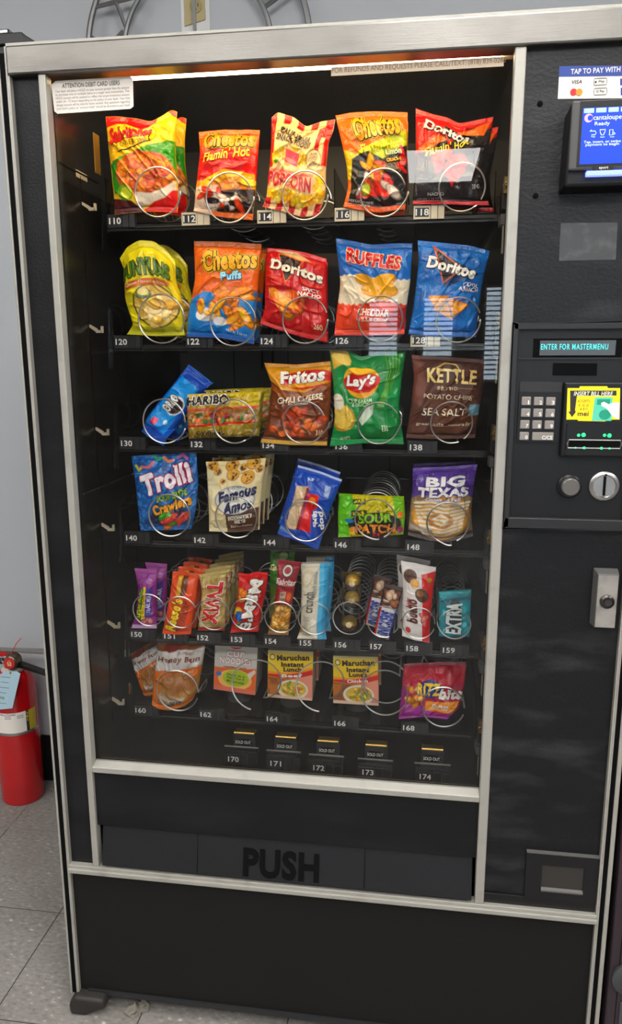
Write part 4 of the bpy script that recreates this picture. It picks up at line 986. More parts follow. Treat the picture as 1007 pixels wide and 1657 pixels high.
def a122(A):
    A.bg((232, 112, 16)); A.poly([(0, .62), (.2, .52), (.4, .53), (.6, .49), (.8, .52), (1, .47), (1, 1), (0, 1)], (34, 124, 196)); A.grad((150, 84, 30), (222, 108, 20), 0, .07)
    A.food(.68, .52, .24, .07, 9, .04, [(246, 160, 30), (240, 140, 24)], 3, 2.6); A.food(.62, .75, .30, .12, 11, .042, [(246, 160, 30), (240, 140, 24), (250, 180, 60)], 5, 2.6)
    A.ell(.28, .76, .14, .07, (232, 226, 220)); A.ell(.5, .82, .1, .045, (232, 226, 220)); A.food(.3, .65, .15, .1, 6, .03, [(244, 170, 40), (236, 120, 30)], 8, 1.8); A.poly([(0, .94), (1, .94), (1, 1), (0, 1)], (30, 90, 160))
def t122(L):
    cheetos_word(L, .56, .19, .80, .20, 6, (252, 186, 24)); L.text('Puffs', .60, .345, .32, .085, (170, 226, 240), 10, .05, .1, out=((20, 70, 140), .05)); L.text('NET WT 1 3/8 OZ', .75, .91, .3, .022, WHT, -6)
b122 = bag('chip_bag', 'orange and blue bag of cheese puffs in slot 122', 'chip bag', CHIPS,
    [(314, 390), (370, 391), (424, 395)], [(303, 545), (357, 547), (412, 557)], a122, [(316, 452), (304, 515)], [(419, 452), (413, 517)], text=t122, seed=22, back=(180, 100, 30))
behind(b122, 1, .05, 'second orange and blue cheese puff bag behind the one in slot 122')
def doritos_tri(A, c1, c2, pts, w=.012):
    A.poly(pts, c2); A.line(list(pts)+[pts[0]], w, c1)
def a124(A):
    A.bg((190, 24, 34)); A.grad((200, 50, 50), (190, 24, 34), 0, .12); A.poly([(.12, .02), (.5, .02), (.75, .10), (.5, .12)], (222, 180, 130)); doritos_tri(A, (232, 120, 60), (40, 18, 22), [(.2, .06), (.62, .12), (.36, .40)])
    A.food(.38, .62, .26, .10, 6, .085, [(232, 122, 26), (240, 150, 40), (226, 104, 24)], 3, 1.5); A.poly([(.1, .54), (.5, .52), (.24, .74)], (236, 140, 36)); A.speck((206, 70, 26), 30, .5, .8, 2, .6, A.emask(.35, .62, .3, .14)); A.ell(.36, .62, .2, .05, (250, 190, 60), .4, .7)
def t124(L):
    L.text('Doritos', .52, .235, .84, .125, (236, 226, 206), -5, .045, 0, out=((40, 18, 22), .03)); L.text('SPICY', .76, .43, .26, .05, WHT, 2, .02); L.text('NACHO', .74, .495, .34, .05, WHT, 2, .02); L.text('260', .87, .84, .12, .06, (226, 200, 160), 0, .02)
b124 = bag('chip_bag', 'dark red bag of spicy nacho tortilla chips in slot 124', 'chip bag', CHIPS,
    [(433, 401), (470, 404), (500, 410), (529, 419)], [(421, 524), (450, 534), (490, 546), (530, 554)], a124, [(429, 452), (429, 500)], [(529, 474), (530, 515)], text=t124, seed=23, back=(150, 24, 32))
behind(b124, 1, .05, 'second dark red nacho chip bag behind the one in slot 124', dx=-.004)
def a126(A):
    A.bg((38, 104, 182)); A.grad((34, 84, 150), (38, 104, 182), 0, .1); zz = [(k/24., .385+.018*(k % 2)-.02*math.sin(k*.26)) for k in range(25)]
    A.poly(zz+[(1, .7), (0, .7)], (232, 218, 190)); zr = [(k/24., .655+.018*(k % 2)+.02*math.sin(k*.3)) for k in range(25)]; A.poly(zr+[(1, 1), (0, 1)], (222, 78, 28)); A.poly([(.7, .8), (1, .7), (1, .95), (.75, .93)], (170, 40, 24))
    for x, y, rx, ry, ro in ((.36, .42, .13, .06, .2), (.62, .44, .20, .08, -.4), (.52, .53, .2, .07, .1), (.70, .52, .16, .07, .3), (.66, .60, .12, .05, -.2)):
        A.ell(x, y, rx, ry, (196, 124, 30), ro); A.ell(x-.01, y-.008, rx*.92, ry*.88, (240, 178, 50), ro)
        for k in range(-3, 4): A.line([(x+k*rx*.25-.02, y-ry*.6), (x+k*rx*.25+.02, y+ry*.6)], .006, (222, 150, 40), .7)
def t126(L):
    L.text('RUFFLES', .50, .20, .72, .155, (200, 24, 40), -7, .05, 0, out=((240, 226, 200), .045, (150, 20, 30), .07)); L.text('CHEDDAR', .54, .765, .44, .075, (246, 232, 214), -3, .03); L.text('& SOUR CREAM', .53, .835, .42, .04, (246, 226, 206), -3, .02); L.text('BRAND', .18, .26, .06, .03, (150, 20, 30), 80)
bag('chip_bag', 'blue and orange bag of cheddar ridged chips in slot 126', 'chip bag', CHIPS,
    [(543, 385), (570, 390), (602, 396), (635, 394), (668, 394)], [(541, 543), (600, 543), (655, 541)], a126, [(547, 420), (551, 459), (545, 505)], [(664, 459), (657, 505)], text=t126, seed=24, back=(40, 90, 160))
def a128(A):
    A.bg((24, 96, 170)); A.speck((40, 120, 196), 5, .45, .8, 2); A.poly([(.22, .08), (.92, .30), (.44, .48)], (24, 30, 44), .8); doritos_tri(A, (222, 110, 74), (36, 34, 42), [(.22, .05), (.66, .27), (.40, .43)], .014)
    for p in ([(.2, .58), (.52, .56), (.36, .74)], [(.48, .58), (.85, .64), (.62, .80)], [(.3, .72), (.5, .62), (.62, .82)]): A.poly(p, (200, 124, 40)); A.poly([(a*.86+.14*sum(q[0] for q in p)/3, b*.86+.14*sum(q[1] for q in p)/3) for a, b in p], (230, 160, 64))
    A.speck((176, 90, 30), 34, .55, .8, 4, .6, A.emask(.5, .66, .3, .11))
def t128(L):
    L.text('Doritos', .50, .265, .72, .125, WHT, -9, .045, 0, out=((26, 30, 40), .03)); L.text('COOL', .82, .425, .22, .045, WHT, 0, .03); L.text('RANCH', .80, .475, .27, .045, WHT, 0, .03)
bag('chip_bag', 'blue bag of ranch tortilla chips in slot 128', 'chip bag', CHIPS,
    [(676, 389), (715, 393), (760, 397), (793, 406)], [(661, 541), (715, 545), (770, 546)], a128, [(678, 420), (674, 459), (668, 505)], [(785, 440), (778, 474), (773, 519)], text=t128, seed=25, back=(24, 80, 140))

# ================================================================ row 3
def a130(A):
    A.bg((38, 150, 226)); A.poly([(0, 0), (1, 0), (1, .16), (0, .15)], (24, 74, 170)); A.poly([(.86, .15), (1, .15), (1, .9), (.8, .92)], (20, 80, 180)); A.poly([(0, .88), (1, .88), (1, 1), (0, 1)], (24, 74, 170)); A.poly([(0, .15), (.1, .15), (.06, .9), (0, .9)], (24, 90, 190))
    A.ell(.55, .50, .30, .13, (240, 236, 230)); A.ell(.56, .505, .25, .11, (52, 34, 34)); A.poly([(.2, .76), (.38, .74), (.4, .83), (.22, .85)], (222, 70, 100)); A.ell(.62, .74, .07, .03, (220, 236, 246))
def t130(L): L.text('OREO', .44, .52, .24, .34, (246, 242, 236), 0, .06, 0, out=((24, 40, 90), .04)) if False else L.text('OREO', .38, .50, .62, .12, (246, 242, 236), 88, .06, 0, out=((30, 34, 60), .05))
b130 = bag('cookie_pack', 'tilted bright blue cookie pack in slot 130', 'cookie pack', None,
    [(306, 590), (325, 604), (345, 620)], [(232, 697), (250, 708), (270, 720)], a130, [(290, 610), (237, 676)], [(322, 640), (277, 706)], text=t130, seed=31, back=(24, 80, 170), T=.012, Tb=.012, lean=.006, seal=.09, y=.150)
behind(b130, 1, .045, 'second blue cookie pack lying behind the tilted one in slot 130', dx=.020, dz=-.030, ry=.06, sc=.72)
def a132(A):
    A.grad((196, 176, 70), (168, 140, 36), 0, .38); A.grad((150, 110, 60), (160, 120, 66), .38, .68); A.grad((176, 150, 44), (120, 96, 30), .68, 1); A.poly([(.58, .02), (1, 0), (1, .33), (.58, .34)], (206, 182, 50))
    A.food(.45, .54, .42, .10, 40, .05, [(214, 140, 50), (222, 110, 60), (60, 120, 60), (170, 40, 60), (230, 180, 90), (200, 160, 120)], 4, 1.2); A.speck((220, 190, 150), 8, .5, .8, 2, .5)
    A.poly([(0, .335), (1, .305), (1, .355), (0, .385)], (206, 40, 44)); A.poly([(0, .69), (1, .63), (1, .68), (0, .74)], (206, 40, 44)); A.poly([(0, .352), (1, .322), (1, .330), (0, .360)], (236, 150, 140)); A.poly([(.96, 0), (1, 0), (1, 1), (.96, 1)], (120, 110, 40))
def t132(L):
    L.text('HARIBO', .285, .155, .55, .20, (40, 34, 36), 1, .045, 0, out=((246, 240, 226), .06)); L.text('Goldbears', .33, .865, .42, .105, (44, 34, 26), 0, .04, 0, out=((214, 190, 110), .03))
b132 = bag('candy_bag', 'gold and red bag of gummy candy in slot 132', 'candy bag', None,
    [(304, 638), (360, 635), (428, 633)], [(306, 710), (360, 708), (420, 706)], a132, [(303, 675)], [(424, 668)], text=t132, seed=32, back=(150, 130, 40), T=.010, Tb=.010, seal=0, lean=.004, pw=.4, y=.128)
behind(b132, 1, .098, 'second gold gummy candy bag behind the one in slot 132', dz=.003)
def a134(A):
    A.bg((112, 56, 24)); A.grad((190, 130, 50), (226, 160, 50), 0, .1); A.poly([(0, .08), (1, .08), (1, .22), (.6, .36), (.2, .33), (0, .22)], (226, 158, 44)); A.poly([(0, .26), (.3, .38), (.7, .36), (1, .22), (1, .30), (.6, .42), (.2, .42), (0, .32)], (150, 80, 30))
    A.ell(.62, .20, .42, .115, (206, 30, 30), -.08); A.ell(.62, .26, .35, .03, (240, 170, 40), -.08)
    A.food(.5, .72, .46, .18, 34, .045, [(206, 92, 26), (196, 80, 22), (222, 112, 36), (180, 64, 20)], 4, 1.3); A.poly([(0, .95), (1, .95), (1, 1), (0, 1)], (214, 170, 90)); A.poly([(0, .9), (1, .9), (1, .945), (0, .945)], (90, 44, 24))
def t134(L):
    L.text('Fritos', .55, .17, .72, .15, (250, 244, 234), 4, .055, .25, out=((40, 20, 20), .02)); L.text('CHILI CHEESE', .52, .44, .72, .075, (246, 226, 196), 6, .03, out=((60, 26, 14), .02)); L.text('310', .87, .84, .1, .06, (240, 200, 160), 0, .02); L.text('FLAVORED', .5, .50, .3, .025, (246, 226, 196), 5)
bag('chip_bag', 'brown and yellow bag of chili cheese corn chips in slot 134', 'chip bag', CHIPS,
    [(428, 587), (480, 590), (537, 584)], [(422, 716), (470, 720), (530, 721)], a134, [(440, 623), (434, 681)], [(536, 651), (532, 690)], text=t134, seed=33, back=(140, 80, 30))
def a136(A):
    A.bg((22, 132, 72)); A.speck((30, 150, 84), 4, .4, .8, 3)
    for k in range(5): A.line([(.72+k*.05, .0), (.80+k*.035, .25), (.76+k*.02, .45), (.66+k*.02, .62)], .006, (150, 190, 70), .8)
    A.poly([(0, 0), (.24, .03), (.3, .12), (.12, .2), (.04, .24)], (230, 190, 100)); A.ell(.14, .1, .16, .06, (240, 206, 126), .5)
    A.ell(.43, .335, .255, .175, (250, 196, 20)); A.ell(.43, .40, .22, .11, (246, 176, 20)); A.ell(.43, .345, .265, .105, (206, 30, 30), -.12); A.poly([(.17, .33), (.3, .24), (.69, .29), (.69, .36), (.55, .45), (.2, .43)], (206, 30, 30))
    A.ell(.15, .72, .19, .13, (176, 140, 60), .7); A.ell(.14, .71, .165, .11, (226, 196, 110), .7); A.ell(.07, .56, .09, .08, (226, 220, 200)); A.poly([(.38, .74), (.5, .62), (.62, .58), (.60, .68), (.44, .80)], (220, 230, 210)); A.speck((190, 150, 70), 20, .5, .8, 5, .6, A.emask(.14, .71, .16, .1))
def t136(L):
    L.text("Lay's", .42, .335, .43, .16, (250, 246, 238), 6, .06, .25, out=((120, 14, 20), .02)); L.text('SOUR CREAM', .40, .545, .38, .04, (200, 226, 190), 3, .01); L.text('& ONION', .42, .585, .26, .035, (200, 226, 190), 3, .01); L.text('230', .76, .83, .09, .05, (210, 236, 200), 0, .02); L.text('CHIPS', .2, .92, .14, .035, (220, 236, 210), 6, .01)
bag('chip_bag', 'green bag of sour cream potato chips in slot 136', 'chip bag', CHIPS,
    [(532, 557), (561, 564), (585, 578), (615, 568), (659, 558)], [(534, 722), (591, 717), (654, 719)], a136, [(539, 617), (542, 678)], [(650, 617), (646, 661)], text=t136, seed=34, back=(20, 110, 60), T=.02)
def a138(A):
    A.bg((74, 40, 32)); A.speck((90, 50, 38), 4, .4, .8, 3); A.poly([(0, .0), (.1, .0), (.2, .4), (.15, .6), (0, .55)], (112, 58, 46), .7); A.poly([(.2, .45), (1, .55), (1, .8), (.7, .95), (.35, .85)], (98, 56, 34), .7); A.poly([(.85, .57), (1, .565), (1, .70), (.85, .71)], (120, 160, 180)); A.line([(.28, .17), (.45, .08), (.6, .09), (.66, .16)], .012, (226, 190, 110)); A.line([(.34, .375), (.9, .37)], .004, (190, 160, 120))
def t138(L):
    L.text('KETTLE', .54, .235, .68, .17, (232, 204, 140), 0, .03, 0, out=((40, 22, 16), .02)); L.text('BRAND', .50, .385, .28, .045, (226, 206, 176), 0, .0, sp=1.2); L.text('POTATO CHIPS', .52, .485, .68, .055, (230, 212, 186), 0, .0); L.text('SEA SALT', .49, .665, .62, .085, (238, 224, 200), 0, .005); L.text('great taste...naturally"', .52, .815, .8, .05, (230, 214, 190), 0, .0); L.text('net weight', .3, .945, .34, .035, (214, 196, 170), 0)
bag('chip_bag', 'matte brown bag of sea salt potato chips in slot 138', 'chip bag', CHIPS,
    [(666, 574), (725, 577), (786, 582)], [(657, 709), (710, 711), (769, 709)], a138, [(670, 610), (666, 650)], [(783, 620), (776, 660)], text=t138, seed=35, back=(70, 38, 30), m='mattebag')

# ================================================================ row 4
def a140(A):
    A.bg((40, 96, 168)); A.speck((20, 60, 120), 22, .45, .7, 2, .7); A.speck((90, 150, 210), 26, .55, .8, 5, .7)
    for c1, p in (((214, 206, 90), [(.06, .13), (.1, .19), (.16, .15)]), ((216, 110, 110), [(.16, .15), (.26, .16), (.34, .10)]), ((60, 150, 110), [(.34, .02), (.40, .07), (.5, .05)]), ((226, 140, 100), [(.5, .05), (.58, .10), (.64, .09)]), ((190, 110, 160), [(.72, .06), (.8, .02), (.86, .08)])): A.line(p, .035, c1)
    A.ell(.60, .82, .36, .13, (24, 30, 60)); A.food(.6, .84, .30, .085, 16, .045, [(236, 130, 40), (90, 170, 70), (230, 90, 80), (240, 180, 60)], 4, 2.2)
def t140(L):
    L.text('Trolli', .54, .32, .78, .27, (246, 236, 240), 15, .06, .1, out=((200, 50, 110), .025, (60, 20, 60), .05)); L.text('SOUR BRITE', .62, .535, .48, .085, (150, 190, 50), 12, .03, 0, out=((24, 30, 60), .04)); L.text('Crawlers', .62, .66, .62, .14, (244, 170, 30), 14, .06, .1, out=((40, 20, 30), .04))
bag('candy_bag', 'blue bag of gummy worm candy in slot 140', 'candy bag', None, [(213, 738), (265, 734), (318, 731)], [(228, 859), (270, 858), (310, 856)], a140, [(219, 780), (223, 820)], [(321, 780), (318, 820)], text=t140, seed=41, back=(40, 80, 140), T=.013)
def a142(A):
    A.bg((232, 214, 170)); A.speck((240, 226, 188), 3, .4, .8, 3)
    for i, (x, y, r) in enumerate(((.12, .05, .09), (.45, .06, .11), (.8, .05, .12), (.22, .14, .07), (.48, .19, .11), (.74, .24, .12), (.92, .14, .07), (.3, .28, .05), (.64, .10, .06))):
        A.ell(x, y, r, r*.78, (176, 116, 50)); A.ell(x, y-.005, r*.9, r*.68, (220, 166, 84)); A.food(x, y, r*.6, r*.5, 6, .012, [(70, 40, 26)], i, 1.2, .9)
    A.poly([(.36, .72), (.98, .67), (.98, 1), (.36, 1)], (84, 52, 38)); A.ell(.53, .55, .37, .20, (70, 90, 130)); A.ell(.53, .55, .355, .19, (240, 236, 226))
def t142(L):
    L.text('Famous', .56, .46, .72, .17, (40, 44, 84), 12, .04, .35); L.text('Amos', .58, .635, .56, .15, (40, 44, 84), 10, .04, .35); L.text('SINCE 1975', .53, .375, .24, .03, (70, 80, 120), 8); L.shape([(.40, .77), (.86, .745), (.86, .80), (.40, .825)], (236, 226, 206)); L.text('CHOCOLATE', .63, .785, .42, .045, (70, 44, 36), 3, .02, lift=1.5); L.shape([(.53, .825), (.74, .815), (.74, .86), (.53, .87)], (236, 226, 206)); L.text('CHIP', .635, .842, .17, .035, (70, 44, 36), 3, .02, lift=1.5); L.text('Bite Size Cookies', .66, .90, .4, .03, (226, 206, 180), 2, .01)
b142 = bag('cookie_bag', 'cream bag of chocolate chip cookies in slot 142', 'cookie bag', None, [(334, 747), (375, 746), (431, 741)], [(339, 860), (380, 861), (420, 857)], a142, [(336, 780), (338, 820)], [(426, 780), (422, 820)], text=t142, seed=42, back=(190, 170, 130), T=.015, m='mattebag')
behind(b142, 1, .045, 'second cream cookie bag behind the one in slot 142', dz=.002); behind(b142, 2, .045, 'third cream cookie bag at the back of slot 142')
def a144(A):
    A.bg((22, 76, 176)); A.poly([(0, .0), (1, 0), (1, .03), (0, .03)], (190, 200, 230)); A.poly([(.10, .27), (.36, .22), (.40, .84), (.14, .87)], (222, 196, 164)); A.speck((200, 160, 120), 40, .5, .75, 3, .7, ((A.U > .1) & (A.U < .4) & (A.V > .24) & (A.V < .86))*1.)
    A.poly([(.34, .24), (.40, .24), (.45, .82), (.38, .84)], (150, 40, 40)); A.poly([(.42, .30), (.66, .29), (.70, .46), (.60, .52), (.72, .82), (.45, .82)], (220, 34, 34)); A.ell(.55, .38, .08, .05, (240, 140, 60)); A.poly([(.7, .14), (.84, .13), (.86, .28), (.76, .28)], (200, 216, 240), .7); A.poly([(.02, .86), (.4, .92), (.35, .96), (.02, .92)], (170, 200, 236), .6)
def t144(L):
    L.text('pop', .86, .60, .42, .075, (246, 244, 240), -72, .06); L.text('tarts', .735, .60, .36, .065, (246, 244, 240), -72, .05); L.text('2', .36, .135, .07, .08, (190, 206, 236), -80, .03)
b144 = bag('pastry_pack', 'tilted dark blue toaster pastry pack in slot 144', 'pastry pack', None, [(483, 752), (520, 763), (554, 776)], [(449, 864), (485, 876), (515, 890)], a144, [(470, 800)], [(537, 820)], text=t144, seed=43, back=(20, 60, 140), T=.012, lean=.012, seal=.07)
behind(b144, 1, .05, 'second dark blue pastry pack behind the tilted one in slot 144', dx=-.008, dz=.006)
def a146(A):
    A.bg((222, 206, 20)); A.poly([(0, 0), (.2, 0), (.3, .3), (.16, 1), (0, 1)], (112, 190, 30)); A.poly([(.82, .0), (1, 0), (1, 1), (.9, 1), (.86, .5)], (130, 190, 40)); A.ell(.56, .70, .40, .30, (24, 24, 20)); A.speck((24, 24, 20), 9, .6, .75, 3, .9, A.emask(.55, .25, .25, .2))
    A.ell(.18, .6, .07, .05, (40, 130, 190)); A.ell(.24, .82, .07, .07, (230, 150, 40)); A.ell(.94, .85, .05, .09, (150, 40, 90)); A.ell(.93, .45, .04, .08, (236, 120, 60)); A.poly([(.2, .36), (.44, .32), (.44, .46), (.2, .5)], (40, 60, 24)); A.poly([(.22, .1), (.42, .08), (.42, .2), (.22, .22)], (40, 60, 24))
def t146(L):
    L.text('SOUR', .56, .53, .50, .24, (150, 196, 50), 2, .06, out=((20, 22, 18), .05)); L.text('PATCH', .57, .79, .60, .23, (240, 150, 30), -1, .06, out=((20, 22, 18), .05)); L.text('KIDS', .62, .925, .18, .05, (206, 40, 50), 8, .04); L.text('SOUR', .33, .41, .18, .08, (240, 220, 40), 8, .04); L.text('SOUR', .33, .15, .18, .08, (240, 220, 40), 8, .04)
b146 = bag('candy_bag', 'lime green and yellow bag of sour candy in slot 146', 'candy bag', None, [(549, 798), (600, 801), (654, 803)], [(548, 868), (600, 867), (653, 865)], a146, [(547, 830)], [(656, 835)], text=t146, seed=44, back=(110, 170, 30), T=.014, seal=0, y=.138, lean=.014, pw=.45)
def a148(A):
    A.bg((84, 56, 140)); A.speck((112, 84, 170), 6, .45, .8, 2, .8); A.poly([(.0, .44), (.12, .38), (.9, .40), (1, .46), (1, 1), (0, 1)], (150, 120, 90)); A.poly([(0, .9), (1, .9), (1, 1), (0, 1)], (70, 56, 50)); A.ell(.5, .68, .47, .30, (196, 140, 70)); A.ell(.5, .70, .43, .26, (214, 160, 86))
    for k in range(9): A.line([(.06+.02*k, .5+k*.05), (.3, .46+k*.056), (.55, .52+k*.05), (.95-.02*k, .50+k*.045)], .03, (238, 224, 200))
    A.ell(.5, .72, .20, .10, (176, 112, 54), .1, .8, .6); A.line([(.38, .70), (.5, .64), (.62, .70), (.5, .78)], .02, (240, 228, 206)); A.poly([(.02, .8), (.36, .82), (.36, .9), (.02, .88)], (190, 186, 184), .6)
def t148(L):
    L.text('BIG', .52, .205, .62, .135, (244, 240, 240), 0, .06, out=((76, 44, 130), .04)); L.text('TEXAS', .50, .345, .80, .135, (244, 240, 240), 0, .06, out=((76, 44, 130), .04)); L.text('Cinnamon Roll', .50, .445, .56, .055, (240, 232, 240), -2, .03, out=((90, 60, 140), .03))
b148 = bag('pastry_pack', 'purple pack with an iced cinnamon roll in slot 148', 'pastry pack', None, [(668, 757), (720, 755), (773, 751)], [(660, 866), (690, 874), (716, 877), (745, 874), (766, 868)], a148, [(668, 790), (663, 830)], [(767, 790), (763, 830)], text=t148, seed=45, back=(70, 50, 120), T=.018)
behind(b148, 1, .055, 'second purple cinnamon roll pack behind the one in slot 148')
# ================================================================ row 5
def a150(A):
    A.bg((140, 46, 130)); A.grad((170, 90, 160), (130, 40, 122), 0, .3); A.poly([(.16, .34), (.42, .30), (.40, .82), (.12, .84)], (60, 110, 30)); A.poly([(.40, .28), (.54, .28), (.52, .82), (.36, .83)], (246, 214, 30)); A.poly([(.56, .30), (.86, .30), (.84, .78), (.54, .78)], (70, 60, 150)); A.food(.5, .86, .3, .05, 8, .03, [(210, 130, 130), (190, 90, 110), (222, 170, 110)], 2); A.poly([(0, .93), (1, .93), (1, 1), (0, 1)], (196, 160, 200)); A.ell(.7, .18, .16, .05, (190, 120, 190))
def t150(L):
    L.text('NATURE VALLEY', .28, .57, 1.25, .055, (226, 230, 90), 88, .03); L.text('FRUIT & NUT', .46, .56, .95, .03, (60, 60, 20), 88, .01); L.text('TRAIL MIX', .70, .55, .9, .06, (220, 214, 240), 88, .02)
b150 = bag('granola_bar', 'purple granola bar with a green stripe in slot 150', 'granola bar', CANDY, [(218, 919), (254, 922)], [(213, 1016), (254, 1017)], a150, [(224, 950), (221, 990)], [(254, 960)], text=t150, seed=51, T=.010, lean=.015, res=1.3, wr=.7)
behind(b150, 1, .045, 'second purple granola bar behind the one in slot 150', dx=.006)
def a151(A): A.bg((232, 92, 14)); A.poly([(.30, .06), (.66, .05), (.68, .22), (.6, .36), (.26, .38)], (110, 56, 24)); A.poly([(.30, .06), (.46, .06), (.42, .36), (.26, .38)], (222, 170, 70)); A.poly([(0, 0), (1, 0), (1, .05), (0, .05)], (206, 84, 20)); A.poly([(.66, .4), (.86, .38), (.78, .84), (.58, .86)], (90, 40, 20), .0)
def t151(L):
    L.text("Reese's", .34, .66, 1.22, .17, (250, 208, 20), 84, .06, .2, out=((80, 36, 18), .05)); L.text('CRISPY PEANUT BUTTER BAR', .64, .66, 1.15, .055, (70, 30, 14), 84, .02); L.text('CHOCOLATE', .76, .66, .8, .04, (70, 30, 14), 84, .01)
b151 = bag('candy_bar', 'orange peanut butter candy bar in slot 151', 'candy bar', CANDY, [(280, 924), (300, 925), (321, 929)], [(263, 1025), (285, 1027), (309, 1026)], a151, [(276, 960), (268, 1000)], [(319, 960), (312, 1000)], text=t151, seed=52, T=.010, lean=.015, res=1.3, wr=.7, y=.128)
for k, n in ((1, 'second'), (2, 'third'), (3, 'fourth')): behind(b151, k, .036, n+' orange candy bar of the row in slot 151')
def a152(A): A.bg((190, 160, 104)); A.speck((226, 204, 150), 7, .4, .7, 3, .8); A.speck((120, 92, 50), 10, .55, .8, 6, .7); A.poly([(.2, .12), (.9, .1), (.95, .9), (.15, .92)], (170, 136, 84), .5); A.poly([(0, .94), (1, .94), (1, 1), (0, 1)], (160, 40, 40)); A.poly([(0, 0), (1, 0), (1, .1), (0, .12)], (196, 174, 120))
def t152(L): L.text('TWIX', .52, .50, 1.55, .27, (200, 24, 44), -97, .07, 0, out=((246, 236, 220), .04))
b152 = bag('candy_bar', 'gold candy bar with red lettering in slot 152', 'candy bar', CANDY, [(323, 930), (345, 925), (367, 922)], [(321, 1020), (364, 1020)], a152, [(327, 960), (323, 1000)], [(367, 960), (365, 1000)], text=t152, seed=53, T=.010, lean=.015, res=1.3, wr=.8, back=(170, 136, 84))
for k, n in ((1, 'second'), (2, 'third'), (3, 'fourth'), (4, 'fifth')): behind(b152, k, .037, n+' gold candy bar of the row in slot 152')
def a153(A): A.bg((206, 24, 36)); A.grad((222, 60, 60), (206, 24, 36), 0, .1); A.food(.22, .32, .1, .09, 3, .07, [(240, 190, 30), (230, 130, 30)], 3, 1.1); A.food(.22, .70, .12, .1, 3, .07, [(60, 140, 50), (50, 110, 190), (240, 190, 30)], 5, 1.1); A.ell(.34, .86, .16, .07, (60, 140, 50))
def t153(L): L.text("M&M'S", .60, .52, 1.75, .20, (246, 240, 232), -95, .07, 0, out=((90, 44, 30), .06))
bag('candy_bag', 'red candy bag with brown and white lettering in slot 153', 'candy bag', CANDY, [(387, 926), (400, 929), (415, 925), (434, 926)], [(373, 1024), (395, 1022), (418, 1022)], a153, [(386, 950), (381, 985)], [(432, 950), (425, 985)], text=t153, seed=54, T=.012, lean=.015, res=1.3, back=(150, 20, 30))
def a154(A): A.bg((140, 26, 44)); A.ell(.50, .125, .24, .085, (30, 20, 22)); A.ell(.50, .125, .20, .07, (226, 214, 204)); A.ell(.5, .12, .15, .045, (140, 40, 50)); A.poly([(.2, .38), (.85, .38), (.85, .56), (.12, .56)], (180, 60, 40)); A.poly([(.28, .40), (.6, .40), (.6, .54), (.26, .54)], (206, 180, 160)); A.ell(.8, .46, .12, .06, (226, 100, 50)); A.poly([(0, .58), (1, .57), (1, 1), (0, 1)], (150, 110, 70)); A.food(.5, .80, .5, .19, 60, .026, [(222, 164, 84), (210, 146, 66), (232, 184, 110), (196, 126, 56)], 3, 1.6); A.line([(.1, .30), (.9, .33)], .008, (220, 160, 150))
def t154(L): L.text('Sabritas', .50, .265, .95, .085, (240, 214, 206), -6, .03, .3); L.text('HOT', .44, .43, .22, .035, (60, 30, 30), -3, .04); L.text('PEANUTS', .43, .49, .3, .03, (60, 30, 30), -3, .03)
b154 = bag('peanut_bag', 'dark red bag with a window of peanuts in slot 154', 'snack bag', CANDY, [(449, 905), (489, 910)], [(433, 1027), (467, 1028)], a154, [(449, 940), (443, 985)], [(478, 945), (472, 985)], text=t154, seed=55, T=.010, Tb=.008, y=.124, lean=.002, res=1.3, wr=.8)
def a154g(A): A.bg((64, 126, 40)); A.ell(.55, .11, .22, .075, (30, 50, 24)); A.ell(.55, .11, .18, .06, (150, 180, 120)); A.grad((80, 130, 50), (160, 150, 50), .5, 1)
def t154g(L): L.text('Sabritas', .5, .27, .95, .085, (226, 214, 160), -4, .03, .3)
bag('peanut_bag', 'green peanut bag standing behind the dark red one in slot 154', 'snack bag', CANDY, [(438, 887), (479, 886)], [(436, 1000), (470, 1000)], a154g, [], [], text=t154g, seed=56, T=.008, y=.185, lean=.008, res=1.1, wr=.7)
def a155(A): A.bg((226, 216, 196)); A.poly([(.66, 0), (1, 0), (1, 1), (.68, 1)], (96, 180, 220)); A.poly([(.82, .0), (1, 0), (1, 1), (.86, 1)], (70, 156, 204)); A.ell(.24, .2, .2, .12, (206, 186, 146), .4, .7); A.ell(.24, .2, .14, .07, (232, 222, 200), .4, .8); A.ell(.52, .76, .11, .045, (246, 240, 230)); A.ell(.54, .87, .11, .045, (246, 240, 230)); A.ell(.10, .86, .12, .05, (196, 150, 90), .5); A.poly([(0, .0), (1, 0), (1, .015), (0, .015)], (120, 120, 120))
def t155(L): L.text('crunch', .31, .50, .78, .125, (70, 66, 66), 89, .01); L.text('power', .29, .80, .78, .11, (176, 170, 160), 89, .01); L.text('french vanilla', .50, .28, .95, .06, (120, 130, 140), 86, .0, .3)
b155 = bag('protein_bar', 'cream and light blue protein bar in slot 155', 'protein bar', CANDY, [(487, 910), (534, 909)], [(481, 1033), (529, 1034)], a155, [(488, 950), (487, 1015)], [(533, 950), (526, 1015)], text=t155, seed=57, T=.011, lean=.015, res=1.3, wr=.6, cr=.6)
behind(b155, 1, .045, 'second light blue protein bar behind the one in slot 155', dx=.004)
